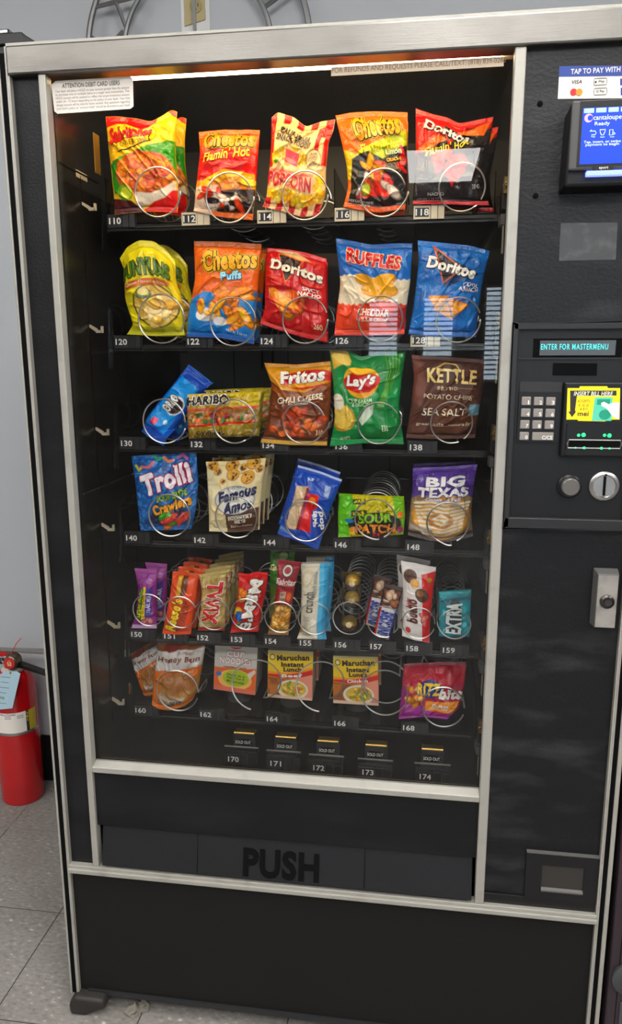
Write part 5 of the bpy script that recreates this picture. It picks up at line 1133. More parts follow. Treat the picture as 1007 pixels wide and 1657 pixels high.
# chocolate balls in gold foil in a clear wrapper
def choc_pack():
    y = .155; c = P(571, 1024, y); root = empty('chocolate_pack', (c[0], y, c[2]), 'clear pack of three gold foil chocolate balls in slot 156', 'candy pack', CANDY)
    M['gold'] = mat('gold_foil', (236, 188, 66), .3, metal=.55, bump=(300, .9)); M['cup'] = mat('brown_paper_cup', (92, 56, 30), .7)
    for px, py in ((571, 941), (570, 968), (566, 1007)):
        q = P(px, py, y); r = .0148; mb = MB(); pr = []
        for k in range(13):
            t = math.pi*k/12; pr.append((max(r*math.sin(t), 1e-4), -r*math.cos(t)))
        mb.lathe(pr, q, 24); 
        rg = random.Random(px); mb.v = [tuple(np.array(q)+(np.array(v)-q)*(1+.07*(rg.random()-.5))) for v in mb.v]
        o = mb.build('foil_ball', 'gold', root, smooth=True)
        st = MB().lathe([(.0062, 0), (.0058, .0012)], (q[0], q[1]-r*1.0, q[2]), 16, axis='y'); st.build('ball_sticker', mat('cream_oval_sticker', (226, 206, 160), .5), o)
        MB().lathe([(.0095, -.015), (.0165, -.003), (.0158, -.003), (.009, -.0145)], q, 20).build('paper_cup', 'cup', o)
    t, b = P(571, 926, y)[2], P(568, 1024, y)[2]; mb = MB(); x0 = P(571, 926, y)[0]
    pr = [(.021, b), (.0195, b+.006), (.0185, b+.03), (.0185, t-.012), (.020, t)]
    mb.add(*(lambda v: (v, [(i*16+k, i*16+(k+1) % 16, (i+1)*16+(k+1) % 16, (i+1)*16+k) for i in range(len(pr)-1) for k in range(16)]))([(x0-.002+r*math.cos(k*math.pi/8), y+.0165*math.sin(k*math.pi/8)*(1 if .02 < z-b < t-b-.008 else .15), z) for r, z in pr for k in range(16)]))
    mb.build('clear_wrapper', 'film', root, smooth=True)
choc_pack()
def a157(A): A.bg((64, 38, 32)); A.poly([(.1, .1), (.95, .1), (.92, .36), (.1, .40)], (130, 60, 50)); A.food(.55, .24, .35, .1, 14, .05, [(150, 90, 60), (196, 60, 50), (206, 170, 140), (90, 60, 50)], 3); A.poly([(.02, .42), (.98, .40), (.98, .98), (.02, .98)], (236, 232, 230)); A.poly([(.18, .42), (.78, .42), (.78, .98), (.18, .98)], (236, 232, 230)); A.poly([(0, .42), (.12, .42), (.12, .98), (0, .98)], (190, 30, 40)); A.poly([(.88, .41), (1, .41), (1, .98), (.88, .98)], (40, 60, 140))
def t157(L): L.text('SNICKERS', .50, .70, 1.42, .23, (34, 60, 150), 90, .07, .1)
b157 = bag('candy_bar', 'tilted brown candy bar with blue lettering in slot 157', 'candy bar', CANDY, [(622, 944), (653, 951)], [(605, 1028), (630, 1035)], a157, [(618, 965)], [(648, 970)], text=t157, seed=58, T=.010, lean=.012, res=1.4, wr=.7, y=.136)
behind(b157, 1, .045, 'second brown candy bar behind the tilted one in slot 157', dx=-.022, dz=.004)
def a158(A): A.bg((234, 226, 222)); A.poly([(.60, .12), (1, .05), (1, 1), (.74, 1), (.68, .5)], (206, 36, 34)); A.ell(.26, .17, .20, .09, (84, 50, 34), .3); A.ell(.4, .25, .14, .06, (226, 170, 100), .3); A.ell(.64, .38, .24, .08, (74, 44, 32), .7); A.ell(.58, .36, .12, .04, (150, 100, 60), .7); A.ell(.85, .17, .08, .03, (190, 150, 60)); A.food(.75, .66, .12, .06, 4, .03, [(220, 120, 110)], 3); A.ell(.22, .88, .1, .04, (206, 60, 60))
def t158(L): L.text('bueno', .34, .60, .80, .15, (96, 40, 30), 95, .04, .1); L.text('kinder', .22, .50, .3, .06, (150, 40, 40), 95, .03)
b158 = bag('candy_bar', 'white and red chocolate wafer bar in slot 158', 'candy bar', CANDY, [(649, 907), (677, 912), (706, 918)], [(651, 1029), (672, 1036), (695, 1040)], a158, [(652, 950), (651, 990)], [(702, 950), (697, 1000)], text=t158, seed=59, T=.011, lean=.015, res=1.3, wr=.6)
behind(b158, 1, .045, 'second white and red wafer bar behind the one in slot 158', dx=-.010)
def a159(A): A.bg((20, 128, 140)); A.grad((40, 150, 158), (16, 112, 126), 0, .25); A.speck((60, 170, 180), 4, .5, .8, 2, .7); A.poly([(.06, .16), (.96, .12), (.96, .2), (.06, .22)], (14, 90, 104)); A.ell(.50, .55, .2, .4, (40, 40, 44)); A.ell(.76, .4, .1, .08, (70, 190, 200)); A.ell(.2, .85, .07, .06, (120, 210, 214)); A.ell(.8, .72, .08, .06, (120, 210, 214)); A.ell(.16, .45, .05, .08, (90, 190, 196))
def t159(L): L.text('EXTRA', .47, .58, 1.0, .33, (226, 236, 234), 88, .06, .1, out=((24, 40, 50), .04))
bag('gum_pack', 'teal chewing gum pack in slot 159', 'gum pack', CANDY, [(710, 957), (735, 955), (763, 954)], [(710, 1029), (761, 1030)], a159, [], [], text=t159, seed=60, T=.008, Tb=.010, lean=.006, res=1.4, wr=.25, seal=0, pw=.18, y=.140)

# ================================================================ row 6
def a160(A):
    A.bg((176, 118, 60)); A.grad((120, 70, 40), (110, 60, 36), 0, .13); A.poly([(.0, .13), (1, .10), (1, .38), (0, .42)], (200, 194, 190)); A.ell(.35, .06, .18, .08, (110, 40, 34)); A.poly([(0, .42), (1, .38), (1, .52), (0, .5)], (206, 110, 40)); A.ell(.55, .70, .42, .24, (150, 96, 50)); A.speck((196, 150, 96), 5, .4, .75, 3, .8, A.emask(.55, .70, .42, .25)); A.poly([(0, .5), (.16, .5), (.2, .8), (.4, 1), (0, 1)], (216, 120, 40)); A.poly([(.4, .92), (1, .84), (1, 1), (.4, 1)], (214, 124, 50)); A.poly([(.2, .75), (.75, .82), (.72, .92), (.2, .87)], (222, 206, 190), .7)
def t160(L):
    L.text('JUMBO', .66, .165, .32, .05, (120, 70, 50), 0, .0); L.text('Honey Bun', .52, .255, .84, .115, (110, 60, 44), -2, .03, out=((230, 220, 210), .02)); L.text('Glazed', .74, .445, .26, .06, (240, 200, 160), 6, .0, .3); L.text('NET WT. 4.75 OZ', .42, .775, .4, .025, (70, 40, 30), -4, .01)
    for k in range(4): L.text('oOo'[k % 3]*2, .24+k*.13, .86, .1, .05, (90, 80, 76), -4, .03)
b160 = bag('pastry_pack', 'orange and white wrapped pastry in slot 160', 'pastry pack', None, [(256, 1038), (295, 1036), (334, 1036)], [(246, 1140), (258, 1147), (276, 1149), (300, 1142), (312, 1132)], a160, [(252, 1077), (248, 1110)], [(327, 1080), (321, 1115)], text=t160, seed=61, T=.020, Tb=.018, back=(190, 110, 50), wr=1.2)
behind(b160, 1, .05, 'second wrapped pastry leaning behind the one in slot 160', dx=-.050, dz=.012, ry=-.45, sc=.7)
def cup(label, quad, art, text, y, side, back, depth=.085, sideart=None, seed=1):
    """noodle cup in a card sleeve: printed front, folded card sides, foam cup inside"""
    (TL, TR, BR, BL) = quad; nu = int(math.dist(TL, TR)*1.3); nv = int(math.dist(TL, BL)*1.3)
    U, V = np.meshgrid(np.linspace(0, 1, nu), np.linspace(0, 1, nv)); u3, v3 = U[..., None], V[..., None]
    S = (1-v3)*((1-u3)*np.array(TL)+u3*np.array(TR))+v3*((1-u3)*np.array(BL)+u3*np.array(BR))
    d = FX*FPX+RX*(S[..., :1]-503.5)-UX*(S[..., 1:]-828.5); F = CAM+d*((y-CAM[1])/d[..., 1])[..., None]
    wm = np.linalg.norm(F[nv//2, -1]-F[nv//2, 0]); hm = np.linalg.norm(F[-1, 0]-F[0, 0]); A = Art(U, V, wm/hm); art(A)
    zb = F[-1, :, 2].min(); root = empty('noodle_cup', (F[-1, nu//2, 0], y, zb), label, 'noodle cup', 'noodle cups')
    v = F.reshape(-1, 3); B = v.copy(); B[:, 1] += .0006; n = len(v)
    fr = grid_obj('sleeve_front', v, gfaces(nu, nv), A.c.reshape(-1, 3), 'print', root)
    L = Lettering(F, np.tile(np.array([0, -1., 0]), (nv, nu, 1)), wm, hm); text(L); L.build(fr)
    q = [F[0, 0], F[0, -1], F[-1, -1], F[-1, 0]]; bk = [p+np.array([.004*s, depth, 0]) for p, s in zip(q, (1, -1, -1, 1))]
    q = [p+np.array([0, .0007, 0]) for p in q]
    mb = MB(); vv = q+bk; mb.add(vv, [(0, 1, 5, 4), (1, 2, 6, 5), (3, 7, 6, 2), (0, 4, 7, 3), (4, 5, 6, 7), (3, 2, 1, 0)])
    mb.build('sleeve_sides', mat('sleeve_card', side, .6, vary=(20, back, .45, .7)), root)
    # lower part of the foam cup shows under the sleeve
    cx, cz = (q[2][0]+q[3][0])/2, zb; zt = RZ[5]-.004
    if cz-zt > .004: MB().lathe([(.026, zt-cz), (.03, .002)], (cx, y+depth/2, cz), 28).build('foam_cup', mat('foam_cup', (60, 56, 54), .7), root, smooth=True)
    return root
def a162(A):
    A.bg((206, 200, 192)); A.poly([(0, .04), (1, .04), (1, .10), (0, .10)], (190, 176, 140))
    for k in range(40): A.poly([(k/40., .05), (k/40.+.012, .05), (k/40.+.012, .09), (k/40., .09)], (150, 120, 80))
    A.ell(.5, .09, .13, .055, (190, 30, 60)); A.poly([(0, .52), (.2, .53), (.5, .55), (1, .50), (1, 1), (0, 1)], (226, 110, 64)); A.ell(.5, .75, .40, .20, (240, 190, 120)); A.ell(.52, .72, .31, .165, (176, 196, 50)); A.ell(.11, .66, .065, .05, (60, 110, 180)); A.poly([(0, .9), (1, .92), (1, 1), (0, 1)], (224, 120, 100)); A.poly([(.78, .62), (.96, .52), (.98, .58), (.84, .72)], (220, 210, 200))
def t162(L):
    L.text('NISSIN', .5, .085, .2, .035, WHT, 0, .02); L.text('CUP', .50, .235, .42, .115, (246, 232, 228), 0, .05, out=((196, 40, 60), .045)); L.text('NOODLES', .50, .375, .74, .125, (246, 232, 228), -2, .05, out=((196, 40, 60), .045)); L.text('CHICKEN FLAVOR', .5, .515, .56, .055, (226, 90, 70), -1, .03, out=((246, 232, 220), .03))
    for k, s in enumerate(['Now in a', 'Paper Cup &', 'Microwaveable']): L.text(s, .52, .655+k*.065, .42, .05, (40, 60, 30), -4, .01, .1)
cup('white and red chicken noodle cup sleeve with a lime green blob in slot 162', [(348.5, 1037.5), (417.7, 1040), (413, 1125), (345.7, 1115)], a162, t162, .185, (186, 176, 166), (170, 120, 100))
def a_mar(c1, c2, seed):
    def f(A):
        A.bg((236, 200, 40)); A.grad((226, 214, 170), (240, 200, 30), 0, .12); A.poly([(0, .44), (.4, .46), (.7, .41), (1, .32), (1, .5), (.7, .58), (.4, .60), (0, .55)], (236, 150, 40)); A.poly([(0, .50), (.4, .50), (.7, .45), (1, .37), (1, .47), (.7, .55), (.4, .585), (0, .54)], (200, 40, 30)); A.poly([(0, .55), (.4, .595), (.7, .565), (1, .48), (1, 1), (0, 1)], (140, 80, 44))
        A.speck((196, 120, 60), 8, .4, .7, seed, .8, (A.V > .6)*1.); A.poly([(.5, .6), (1, .48), (1, 1), (.7, 1)], (226, 150, 130)); A.ell(.56, .80, .34, .20, (236, 226, 210)); A.ell(.57, .79, .29, .155, (214, 180, 90)); A.food(.57, .79, .24, .12, 26, .022, [(236, 206, 120), (226, 190, 100), (120, 150, 60), (222, 120, 60)], seed, 2.6, .85); A.poly([(0, .93), (1, .95), (1, 1), (0, 1)], (226, 196, 176)); A.ell(.10, .14, .065, .065, (50, 44, 40)); A.ell(.10, .14, .045, .045, (236, 220, 150))
    return f
def t_mar(fl):
    def f(L): L.text('Maruchan', .56, .13, .72, .12, (34, 28, 24), 3, .04); L.text('Instant', .55, .27, .50, .10, (34, 28, 24), 2, .05); L.text('Lunch', .55, .375, .40, .095, (34, 28, 24), 2, .05); L.text(fl, .54, .505, .46, .07, WHT, 4, .04)
    return f
m1 = cup('yellow instant noodle carton with Beef on a red band in slot 164', [(434, 1052), (507, 1055), (505.4, 1134), (433, 1128)], a_mar(0, 0, 3), t_mar('Beef'), .178, (206, 196, 176), (196, 180, 150))
m2 = cup('yellow instant noodle carton with Chicken on a red band in slot 166', [(539.4, 1061), (612, 1063), (613, 1142), (539.4, 1137.6)], a_mar(0, 0, 6), t_mar('Chicken'), .178, (206, 196, 176), (196, 180, 150))
for m_, n_ in ((m1, 'second instant noodle carton behind the Beef one in slot 164'), (m2, 'second instant noodle carton behind the Chicken one in slot 166')):
    o = copy_tree(m_, None, (0, .1, 0)); o['label'] = n_
def a168(A): A.bg((176, 24, 70)); A.grad((150, 20, 50), (190, 24, 60), 0, .3); A.poly([(0, .62), (.4, .7), (.7, .9), (1, .8), (1, 1), (0, 1)], (160, 50, 150)); A.poly([(0, .4), (.2, .55), (.3, 1), (0, 1)], (150, 44, 130)); A.food(.24, .5, .12, .2, 7, .06, [(226, 160, 70), (214, 140, 54)], 3, 1.4); A.poly([(.42, .62), (.96, .60), (.92, .82), (.44, .80)], (232, 150, 40)); A.ell(.46, .40, .20, .15, (30, 60, 140)); A.poly([(0, .0), (1, 0), (1, .05), (0, .06)], (120, 16, 40))
def t168(L): L.text('RITZ', .44, .40, .36, .20, (246, 206, 40), 2, .05, 0, out=((20, 40, 110), .04)); L.text('bits', .80, .47, .36, .19, WHT, -4, .06); L.text('cheese', .67, .675, .26, .065, WHT, -2, .02); L.text('sandwiches', .67, .735, .28, .04, WHT, -2, .01)
bag('cracker_bag', 'red and purple bag of cracker sandwiches in slot 168', 'cracker bag', None, [(654, 1074), (705, 1071), (755, 1071)], [(645, 1164), (685, 1160), (724, 1164)], a168, [(651, 1110)], [(752, 1105), (744, 1145)], text=t168, seed=66, T=.014, lean=.03, back=(140, 20, 60))

# ================================================================ SPIRAL COILS AND DIVIDERS
# each coil is wound around the packs that stand in its slot: a turn in front, the wire passes back beside the pack, further turns in the gaps and behind
from mathutils.bvhtree import BVHTree
bpy.context.view_layer.update()
def trunk(o):
    while o.parent: o = o.parent
    return o
SN = [o for o in bpy.data.objects if o.type == 'MESH' and 'slot' in trunk(o).get('label', '') and trunk(o).get('category')]
_v = []; _f = []
for o in SN:
    n = len(_v); mw = o.matrix_world; _v += [mw @ v.co for v in o.data.vertices]; _f += [tuple(i+n for i in p.vertices) for p in o.data.polygons]
SNT = BVHTree.FromPolygons(_v, _f); SNV = np.array([tuple(v) for v in _v])
def spans(x, z, m=.0028):
    """depth intervals taken by packs at (x, z), with a margin around the wire"""
    h = []
    for dx, dz in ((0, 0), (m, 0), (-m, 0), (0, m), (0, -m)):
        y = .02; first = None
        while True:
            p = SNT.ray_cast(Vector((x+dx, y, z+dz)), Vector((0, 1, 0)), .58-y)[0]
            if p is None: break
            h.append((p.y, 0)); y = p.y+1e-4
            q = SNT.ray_cast(Vector((x+dx, y, z+dz)), Vector((0, 1, 0)), .58-y)[0]
            if q is None: break
            if q.y-p.y < .12: h[-1] = (p.y, q.y)
            y = q.y+1e-4
    return [(a, b if b else a+.001) for a, b in h]
def merge(sp, pad=.0034):
    out = []
    for a, b in sorted((a-pad, b+pad) for a, b in sp):
        if out and a <= out[-1][1]: out[-1][1] = max(out[-1][1], b)
        else: out.append([a, b])
    return out
def wind(px, py, rp, r, num):
    c = P(px, py, RING_Y); rad = abs(P(px+rp, py, RING_Y)[0]-c[0]); d = -1 if r in (4, 5) else 1
    N = 72; allsp = []
    for k in range(N):
        a = 2*math.pi*k/N; allsp += spans(c[0]+rad*math.cos(a), c[2]+rad*math.sin(a))
    un = merge([s for s in allsp if s[0] < .5])
    yf = min([RING_Y]+[un[0][0]-.002]) if un else RING_Y
    c = P(px, py, yf); rad = abs(P(px+rp, py, yf)[0]-c[0])
    planes = [b for b in ((un[i][1]+un[i+1][0])/2 for i in range(len(un)-1))]
    yb = un[-1][1]+.001 if un else yf+.02
    fr_end = max(yf, min(un[0][0]-.002, yf+.06)) if un else yf
    # where the wire can pass beside the packs
    best = None
    for rho in np.arange(1.0, 2.2, .02):
        for deg in (0, -10, 10, -20, 20, -30, 30, -40, 40, -50, 50, -60, 60, -70, 70, -80, -90, 180, 190, 170, 200, 160):
            a = math.radians(deg); x, z = c[0]+rad*rho*math.cos(a), c[2]+rad*rho*math.sin(a)
            if z < RZ[r]+.001: continue
            if not [s for s in spans(x, z, .0026) if s[0] < yb and s[1] > yf-.003]: best = (a, rho); break
        if best: break
    a_c, rho = best or (0., 1.0)
    sm = lambda t: t*t*(3-2*t) if 0 < t < 1 else (0. if t <= 0 else 1.)
    pts = []
    def turn(y0, y1, skip=0., enter=True, leave=True):
        n = 64
        for i in range(n+1):
            t = skip+(1-skip)*i/n; a = a_c+d*2*math.pi*t; f = 1+(rho-1)*max(sm(1-t/.10) if enter else 0, sm(1-(1-t)/.10) if leave else 0)
            pts.append((c[0]+rad*f*math.cos(a), y0+(y1-y0)*t, c[2]+rad*f*math.sin(a)))
    turn(yf, fr_end, .05, False, True)
    for yp in planes: turn(yp, yp)
    pitch, last = (.030, .50) if num in (146, 156, 157, 159) else ((.095, .52) if r == 5 else ((.048, .40) if r == 4 else (.066, .46)))
    y = yb; first = True
    while y+pitch < last: turn(y, y+pitch, 0., first, False); y += pitch; first = False
    # drop doubled points so the tube stays clean
    q = [pts[0]]
    for p in pts[1:]:
        if math.dist(p, q[-1]) > 4e-4: q.append(p)
    MB().tube(q, .0015 if r != 4 else .0012, 6).build('spiral_coil', 'steel', TRAYS[r], smooth=True)
for r in range(6):
    for px, py, rp, num in rings[r]: wind(px, py, rp, r, num)
# clear dividers stand behind whatever bulges over them
CV = np.vstack([np.array([tuple(v.co) for v in o.data.vertices])+wloc(o.parent) for o in bpy.data.objects if o.name.startswith('spiral_coil')])
AV = np.vstack([SNV, CV])
for r in range(6):
    z = RZ[r]; n = 10 if r == 4 else 5; hgt = .075 if r != 4 else .05
    for k in range(0, n+1, 2 if r == 4 else 1):
        x = .099+.1392*k*(5/n)
        m = (np.abs(AV[:, 0]-x) < .0042) & (AV[:, 2] > z-.01) & (AV[:, 2] < z+hgt+.003)
        y0 = max(TY-.006 if r not in () else TY, (AV[m, 1].max()+.004) if m.any() else 0)
        y0 = min(y0, .52)
        MB().box(x-.0008, x+.0008, y0, .56, z-.006, z+hgt).build('tray_divider', 'clear', TRAYS[r])
# ================================================================ WALL CLOCK AND OUTLET
ky = WY-.03
cc = P(319, 80, ky); CR = abs(P(143, 80, ky)[0]-cc[0]); CI = CR*.665
M['gunmetal'] = mat('grey_metal_clock', (122, 122, 122), .4, metal=.7)
ck = empty('wall_clock', (cc[0], ky, cc[2]), 'large open round wall clock with grey metal roman numerals', 'clock')
def ring(r, w, name):
    MB().tube([(cc[0]+r*math.cos(k*math.pi/48), ky, cc[2]+r*math.sin(k*math.pi/48)) for k in range(96)], w, 8, closed=True).build(name, 'gunmetal', ck, smooth=True)
ring(CR, .0075, 'outer_ring'); ring(CI, .0065, 'inner_ring')
NUM = ['XII', 'I', 'II', 'III', 'IIII', 'V', 'VI', 'VII', 'VIII', 'IX', 'X', 'XI']
for h, s in enumerate(NUM):
    a = math.pi/2-h*math.pi/6; er = np.array([math.cos(a), 0, math.sin(a)]); et = np.array([math.sin(a), 0, -math.cos(a)]); o = np.array([cc[0], ky, cc[2]])
    sw = {'I': .028, 'V': .075, 'X': .085}; tot = sum(sw[c] for c in s); x = -tot/2; mb = MB()
    def bar(x0, r0, x1, r1): mb.tube([o+er*r0+et*x0, o+er*r1+et*x1], .005, 6)
    for c in s:
        w = sw[c]; m_ = x+w/2
        if c == 'I': bar(m_, CI, m_, CR)
        elif c == 'V': bar(m_, CI, x+.006, CR); bar(m_, CI, x+w-.006, CR)
        else: bar(x+.004, CI, x+w-.004, CR); bar(x+w-.004, CI, x+.004, CR)
        x += w
    mb.build('numeral', 'gunmetal', ck, smooth=True)
MB().box(cc[0]-.007, cc[0]+.001, ky-.006, ky-.003, cc[2]-.03, cc[2]+CI*.93).build('minute_hand', 'gunmetal', ck)
MB().hexa([(cc[0]-.004, ky-.003, cc[2]), (cc[0]+.10, ky-.003, cc[2]-.07), (cc[0]+.10, ky, cc[2]-.07), (cc[0]-.004, ky, cc[2])], [(cc[0], ky-.003, cc[2]+.008), (cc[0]+.10, ky-.003, cc[2]-.062), (cc[0]+.10, ky, cc[2]-.062), (cc[0], ky, cc[2]+.008)]).build('hour_hand', 'gunmetal', ck)
MB().lathe([(.03, -.028), (.03, .002), (.02, .008)], (cc[0], ky, cc[2]), 28, axis='y').build('clock_hub', 'gunmetal', ck, smooth=True)
hv = [(cc[0]+s*CI, ky, cc[2]) for s in (-1, 1)]
MB().tube([hv[0], (cc[0], ky+.012, cc[2]), hv[1]], .003, 6).build('clock_spoke', 'gunmetal', ck)
q0 = P(296, 48, WY-.006); q1 = P(335, -30, WY-.006)
ol = empty('wall_outlet', ((q0[0]+q1[0])/2, WY, q0[2]), 'worn beige electrical outlet on the wall behind the clock', 'outlet')
MB().box(q0[0]-.004, q1[0]+.004, WY-.003, WY, q0[2]-.004, q1[2]+.004).build('paint_patch', mat('white_paint_patch', (214, 214, 212), .7), ol)
mb = MB(); rg = random.Random(4); x0, x1, z0, z1 = q0[0]+.004, q1[0]-.006, q0[2]+.008, q1[2]
pts = [(x0+.003*rg.random(), z0+(z1-z0)*k/6) for k in range(7)]+[(x1-.003*rg.random(), z1-(z1-z0)*k/6) for k in range(6)]+[(x1-.002, z0+.012)]
mb.prism(pts, WY-.006, WY); mb.build('outlet_plate', mat('beige_plate', (176, 162, 118), .6), ol)
for px, py in ((317, 10), (317, -22)):
    c = P(px, py, WY-.006); mb = MB().lathe([(.016, 0), (.016, .002)], (c[0], WY-.006, c[2]), 24, 0, axis='y')
    for dx in (-.006, .006): mb.box(c[0]+dx-.0012, c[0]+dx+.0012, WY-.0086, WY-.007, c[2]-.002, c[2]+.006, 1)
    mb.lathe([(.0022, 0), (.0022, .0006)], (c[0], WY-.008, c[2]-.008), 10, 1, axis='y')
    mb.build('socket', [mat('tan_socket', (160, 144, 100), .5), 'ink'], ol)

# ================================================================ FIRE EXTINGUISHER
ec = (-.520, .725); er_ = .0635
ex = empty('fire_extinguisher', (ec[0], ec[1], 0), 'red fire extinguisher with tag and gauge standing on the floor', 'extinguisher')
def zat(py): return P(40, py, ec[1]-.03)[2]
zsh, ztop = zat(1108), zat(1062)
MB().lathe([(er_*.93, 0), (er_, .008), (er_, .012), (er_*.985, .02), (er_, .03), (er_, zsh-.02), (er_*.95, zsh+.002), (er_*.8, zsh+.022), (er_*.5, zsh+.036), (.022, zsh+.044), (.022, zsh+.052)], (ec[0], ec[1], 0), 48).build('tank', 'red', ex, smooth=True)
MB().lathe([(.018, 0), (.018, .022), (.014, .026), (.014, .05)], (ec[0], ec[1], zsh+.046), 24).build('valve', mat('dull_valve_metal', (120, 116, 112), .4, metal=.8), ex, smooth=True)
zv = zsh+.075
MB().hexa([(ec[0]-.045, ec[1]-.013, zv+.004), (ec[0]+.02, ec[1]-.013, zv-.004), (ec[0]+.02, ec[1]+.013, zv-.004), (ec[0]-.045, ec[1]+.013, zv+.004)], [(ec[0]-.045, ec[1]-.013, zv+.018), (ec[0]+.01, ec[1]-.013, zv+.017), (ec[0]+.01, ec[1]+.013, zv+.017), (ec[0]-.045, ec[1]+.013, zv+.018)]).build('lever_root', 'red', ex, bevel=.003)
MB().hexa([(ec[0]-.04, ec[1]-.012, zv+.018), (ec[0]+.11, ec[1]-.012, zv+.016), (ec[0]+.11, ec[1]+.012, zv+.016), (ec[0]-.04, ec[1]+.012, zv+.018)], [(ec[0]-.04, ec[1]-.012, zv+.022), (ec[0]+.11, ec[1]-.012, zv+.026), (ec[0]+.11, ec[1]+.012, zv+.026), (ec[0]-.04, ec[1]+.012, zv+.022)]).build('squeeze_lever', mat('satin_lever', (166, 162, 156), .35, metal=.9), ex, bevel=.002)
MB().hexa([(ec[0]-.01, ec[1]-.011, zv-.022), (ec[0]+.12, ec[1]-.011, zv-.056), (ec[0]+.12, ec[1]+.011, zv-.056), (ec[0]-.01, ec[1]+.011, zv-.022)], [(ec[0]-.01, ec[1]-.011, zv-.006), (ec[0]+.12, ec[1]-.011, zv-.046), (ec[0]+.12, ec[1]+.011, zv-.046), (ec[0]-.01, ec[1]+.011, zv-.006)]).build('carry_handle', mat('dark_handle', (44, 40, 40), .4, metal=.5), ex, bevel=.002)
gq = P(17, 1072, ec[1]-.035); gy = ec[1]-.035
g = MB().lathe([(.0205, -.03), (.0205, .004), (.018, .006)], (gq[0], gy, gq[2]), 28, axis='y').build('gauge', mat('gauge_rim', (110, 96, 80), .35, metal=.8), ex, smooth=True)
mb = MB().lathe([(.0172, 0), (.0172, .0008)], (gq[0], gy-.0062, gq[2]), 28, 0, axis='y'); mb.prism([(gq[0]-.005, gq[2]-.008), (gq[0]+.006, gq[2]-.008), (gq[0]+.007, gq[2]+.001), (gq[0], gq[2]+.010), (gq[0]-.007, gq[2]+.001)], gy-.0074, gy-.007, 1); mb.prism([(gq[0]-.001, gq[2]-.004), (gq[0]+.001, gq[2]-.004), (gq[0]+.001, gq[2]+.008), (gq[0]-.001, gq[2]+.008)], gy-.0078, gy-.0074, 2)
mb.build('gauge_dial', [mat('red_dial', (200, 40, 40), .4), mat('dial_cream', (226, 180, 130), .4), 'ink'], g)
MB().lathe([(.032, 0), (.034, .004), (.024, .010)], (ec[0]+.004, ec[1]-.004, zsh+.034), 32).build('neck_collar', mat('pale_collar', (206, 190, 180), .6), ex, smooth=True)
MB().tube([(ec[0]-.02, ec[1]-.01, zv-.012), (ec[0]-.07, ec[1]-.03, zv-.008), (ec[0]-.1, ec[1]-.03, zv-.05), (ec[0]-.085, ec[1]-.02, zv-.2), (ec[0]-.08, ec[1]-.01, zv-.3)], .009, 10).build('hose', 'base', ex, smooth=True)
MB().tube([(ec[0]+.02, ec[1]-.014, zv+.012), (ec[0]+.01, ec[1]-.02, zv+.004), (ec[0]+.02, ec[1]-.022, zv+.03), (ec[0]+.03, ec[1]-.016, zv+.05), (ec[0]+.045, ec[1]-.014, zv+.065)], .0012, 6).build('pin_tie', mat('red_plastic_tie', (206, 30, 40), .4), ex)
MB().tube([(ec[0]-.01+.011*math.cos(k*.6), ec[1]-.02, zv-.004+.011*math.sin(k*.6)) for k in range(11)], .0013, 6).build('safety_pin', 'steel', ex)
# wrap labels on the tank
def wrap(name, a0, a1, z0, z1, r, m, parent):
    mb = MB(); n = 24; v = []
    for k in range(n+1):
        a = a0+(a1-a0)*k/n; v += [(ec[0]+r*math.cos(a), ec[1]+r*math.sin(a), z0), (ec[0]+r*math.cos(a), ec[1]+r*math.sin(a), z1)]
    f = [(2*k, 2*k+2, 2*k+3, 2*k+1) for k in range(n)]; mb.add(v, f); return mb.build(name, m, parent, smooth=True)
def wtext(mb, s, a, z, w, h, r, m, off=0):
    v, t = tfit(s, w, h, off); mb.add([(ec[0]+r*math.cos(a+x/r), ec[1]+r*math.sin(a+x/r), z+y_) for x, y_ in v], [tuple(q) for q in t], m)
z0, z1 = zat(1180), zat(1148); R_ = er_+.0006
lb = wrap('instruction_label', -2.9, -.62, z0, z1, R_, 'paper', ex); wrap('class_band', -.62, -.48, z0, z1, R_, 'ink', lb); wrap('class_label', -.48, -.05, z0, z1, R_, mat('yellow_class_label', (196, 172, 40), .5), lb)
mb = MB(); wtext(mb, 'INSTRUCTIONS', -1.55, z1-.005, .06, .006, R_+.0004, 0, .02)
for k in range(3):
    for r_ in range(2):
        for q_ in range(4):
            aa = -2.12+k*.55+q_*.075; zz = z1-.012-r_*.006
            mb.add([(ec[0]+(R_+.0004)*math.cos(b), ec[1]+(R_+.0004)*math.sin(b), h) for b, h in ((aa, zz), (aa+.055, zz), (aa+.055, zz+.0022), (aa, zz+.0022))], [(0, 1, 2, 3)], 0)
for k, c in enumerate('ABC'): wtext(mb, c, -.55, z1-.008-k*.011, .006, .008, R_+.0005, 1, .03)
mb.build('label_print', ['ink', mat('yellow_letter', (226, 200, 60), .5)], lb)
wrap('metal_band', -3.1, .1, z0-.008, z0, er_+.0012, 'chrome', ex)
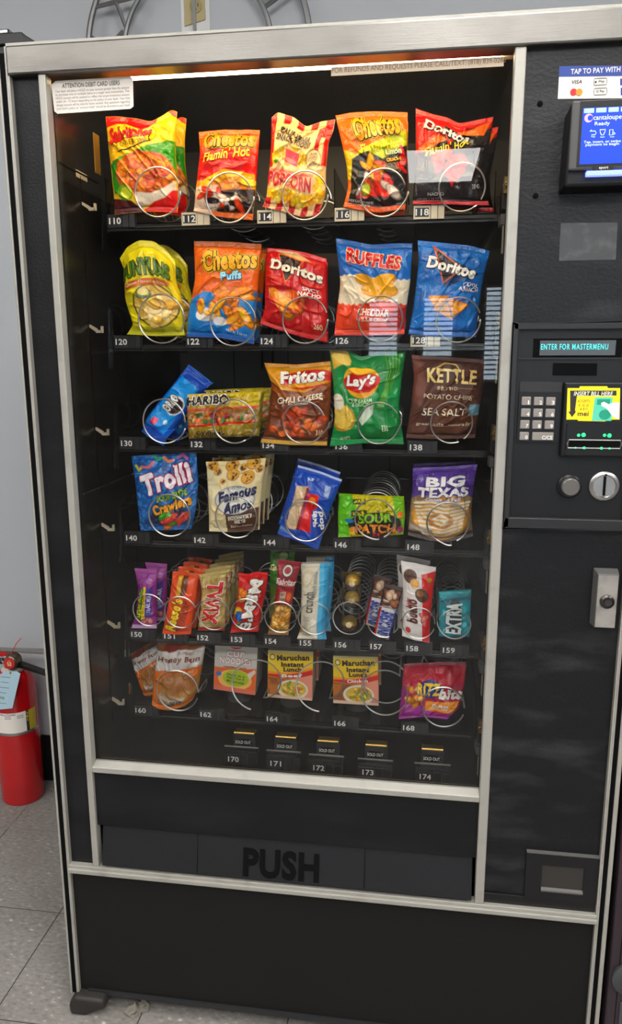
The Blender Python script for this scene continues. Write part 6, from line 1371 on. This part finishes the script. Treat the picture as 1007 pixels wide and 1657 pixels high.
# hanging tag
tg = [P(a, b, ec[1]-.072) for a, b in ((7, 1087), (26, 1086), (33, 1090), (20, 1146), (-22, 1150), (-14, 1100))]
mb = MB(); mb.prism([(q[0], q[2]) for q in tg], ec[1]-.0725, ec[1]-.0715); tgo = mb.build('inspection_tag', mat('pale_blue_tag', (176, 206, 220), .6), ex)
mb = MB(); ty = ec[1]-.0729
for k, w_ in enumerate((.030, .024, .032, .020, .028, .030)):
    q = P(9-k*1.4, 1096+k*8.4, ty)
    if k == 4: mb.text('HOJ', (q[0]-.004, q[2]), .020, .009, ty, 0, off=.02, rot=-.05)
    else: mb.prism([(q[0]-w_/2, q[2]), (q[0]+w_/2, q[2]-.0012), (q[0]+w_/2, q[2]+.0004), (q[0]-w_/2, q[2]+.0016)], ty, ty+.0003, 2)
q = P(17, 1089, ty); mb.lathe([(.0035, 0), (.0035, .0006)], (q[0], ty, q[2]), 14, 1, axis='y'); mb.build('tag_print', ['ink', 'brass', 'greyink'], tgo)
MB().tube([(q[0], ty, q[2]), (q[0]-.004, ec[1]-.05, zsh+.035), (q[0], ec[1]-.02, zsh+.045)], .0012, 5).build('tag_wire', 'steel', tgo)

# ================================================================ NEIGHBOUR MACHINE, DEBRIS
M['purple'] = mat('dark_purple_panel', (50, 38, 46), .45, vary=(5, (42, 32, 39), .4, .7))
nb = empty('drinks_machine', (1.5, .38, 0), 'dark purple machine standing to the right of the snack machine', 'vending machine')
nx = 1.046
MB().box(nx+.004, 1.95, .03, .76, .03, 1.80).build('machine_body', 'void', nb)
MB().box(nx, 1.955, -.004, .03, .05, 1.80).build('machine_door', 'purple', nb, bevel=.003)
MB().box(nx+.016, nx+.0172, -.0046, -.003, .05, 1.80).build('door_seam', 'void', nb)
MB().box(nx+.06, 1.90, -.010, -.003, .65, 1.72).build('front_panel', 'dark2', nb, bevel=.004)
qg = P(1014, 1585, -.006); MB().lathe([(.034, -.004), (.034, .004), (.030, .007)], (qg[0]+.008, -.006, qg[2]), 36, axis='y').build('blob_disc', mat('grey_blob_disc', (62, 64, 66), .5), nb, smooth=True)  # invented disc in place of a grey reflective blob, no known part
q = P(1004, 1622, -.006); MB().box(q[0], q[0]+.10, -.008, -.003, .06, q[2]).build('lower_plate', mat('grey_lower_plate', (70, 72, 74), .5), nb, bevel=.002)
for x in (1.1, 1.9):
    for y in (.05, .70): MB().cyl((x, y, 0), (x, y, .05), .02, seg=16).build('machine_foot', 'base', nb)
M['scrap'] = mat('crumbled_grey_debris', (128, 122, 112), .9, bump=(200, .5))
for px, py, s, n in ((216, 1640, .018, 'crumpled grey paper scrap under the kick panel'), (232, 1632, .014, 'folded pale scrap beside the crumpled one under the kick panel')):
    d = FX*FPX+RX*(px-503.5)-UX*(py-828.5); q = CAM+d*(-CAM[2]/d[2]); rg = random.Random(px); mb = MB(); seg = 7
    pr = [(s*.5, 0), (s*(.9), .005), (s*.8, s*.7), (s*.35, s*1.25)]
    mb.lathe(pr, (q[0], q[1], 0), seg); mb.v = [(x+(rg.random()-.5)*s*.7, y+(rg.random()-.5)*s*.7, max(0, z+(rg.random()-.5)*s*.5) if i >= seg else 0) for i, (x, y, z) in enumerate(mb.v)]
    tag(mb.build('paper_scrap', 'scrap'), n, 'debris')
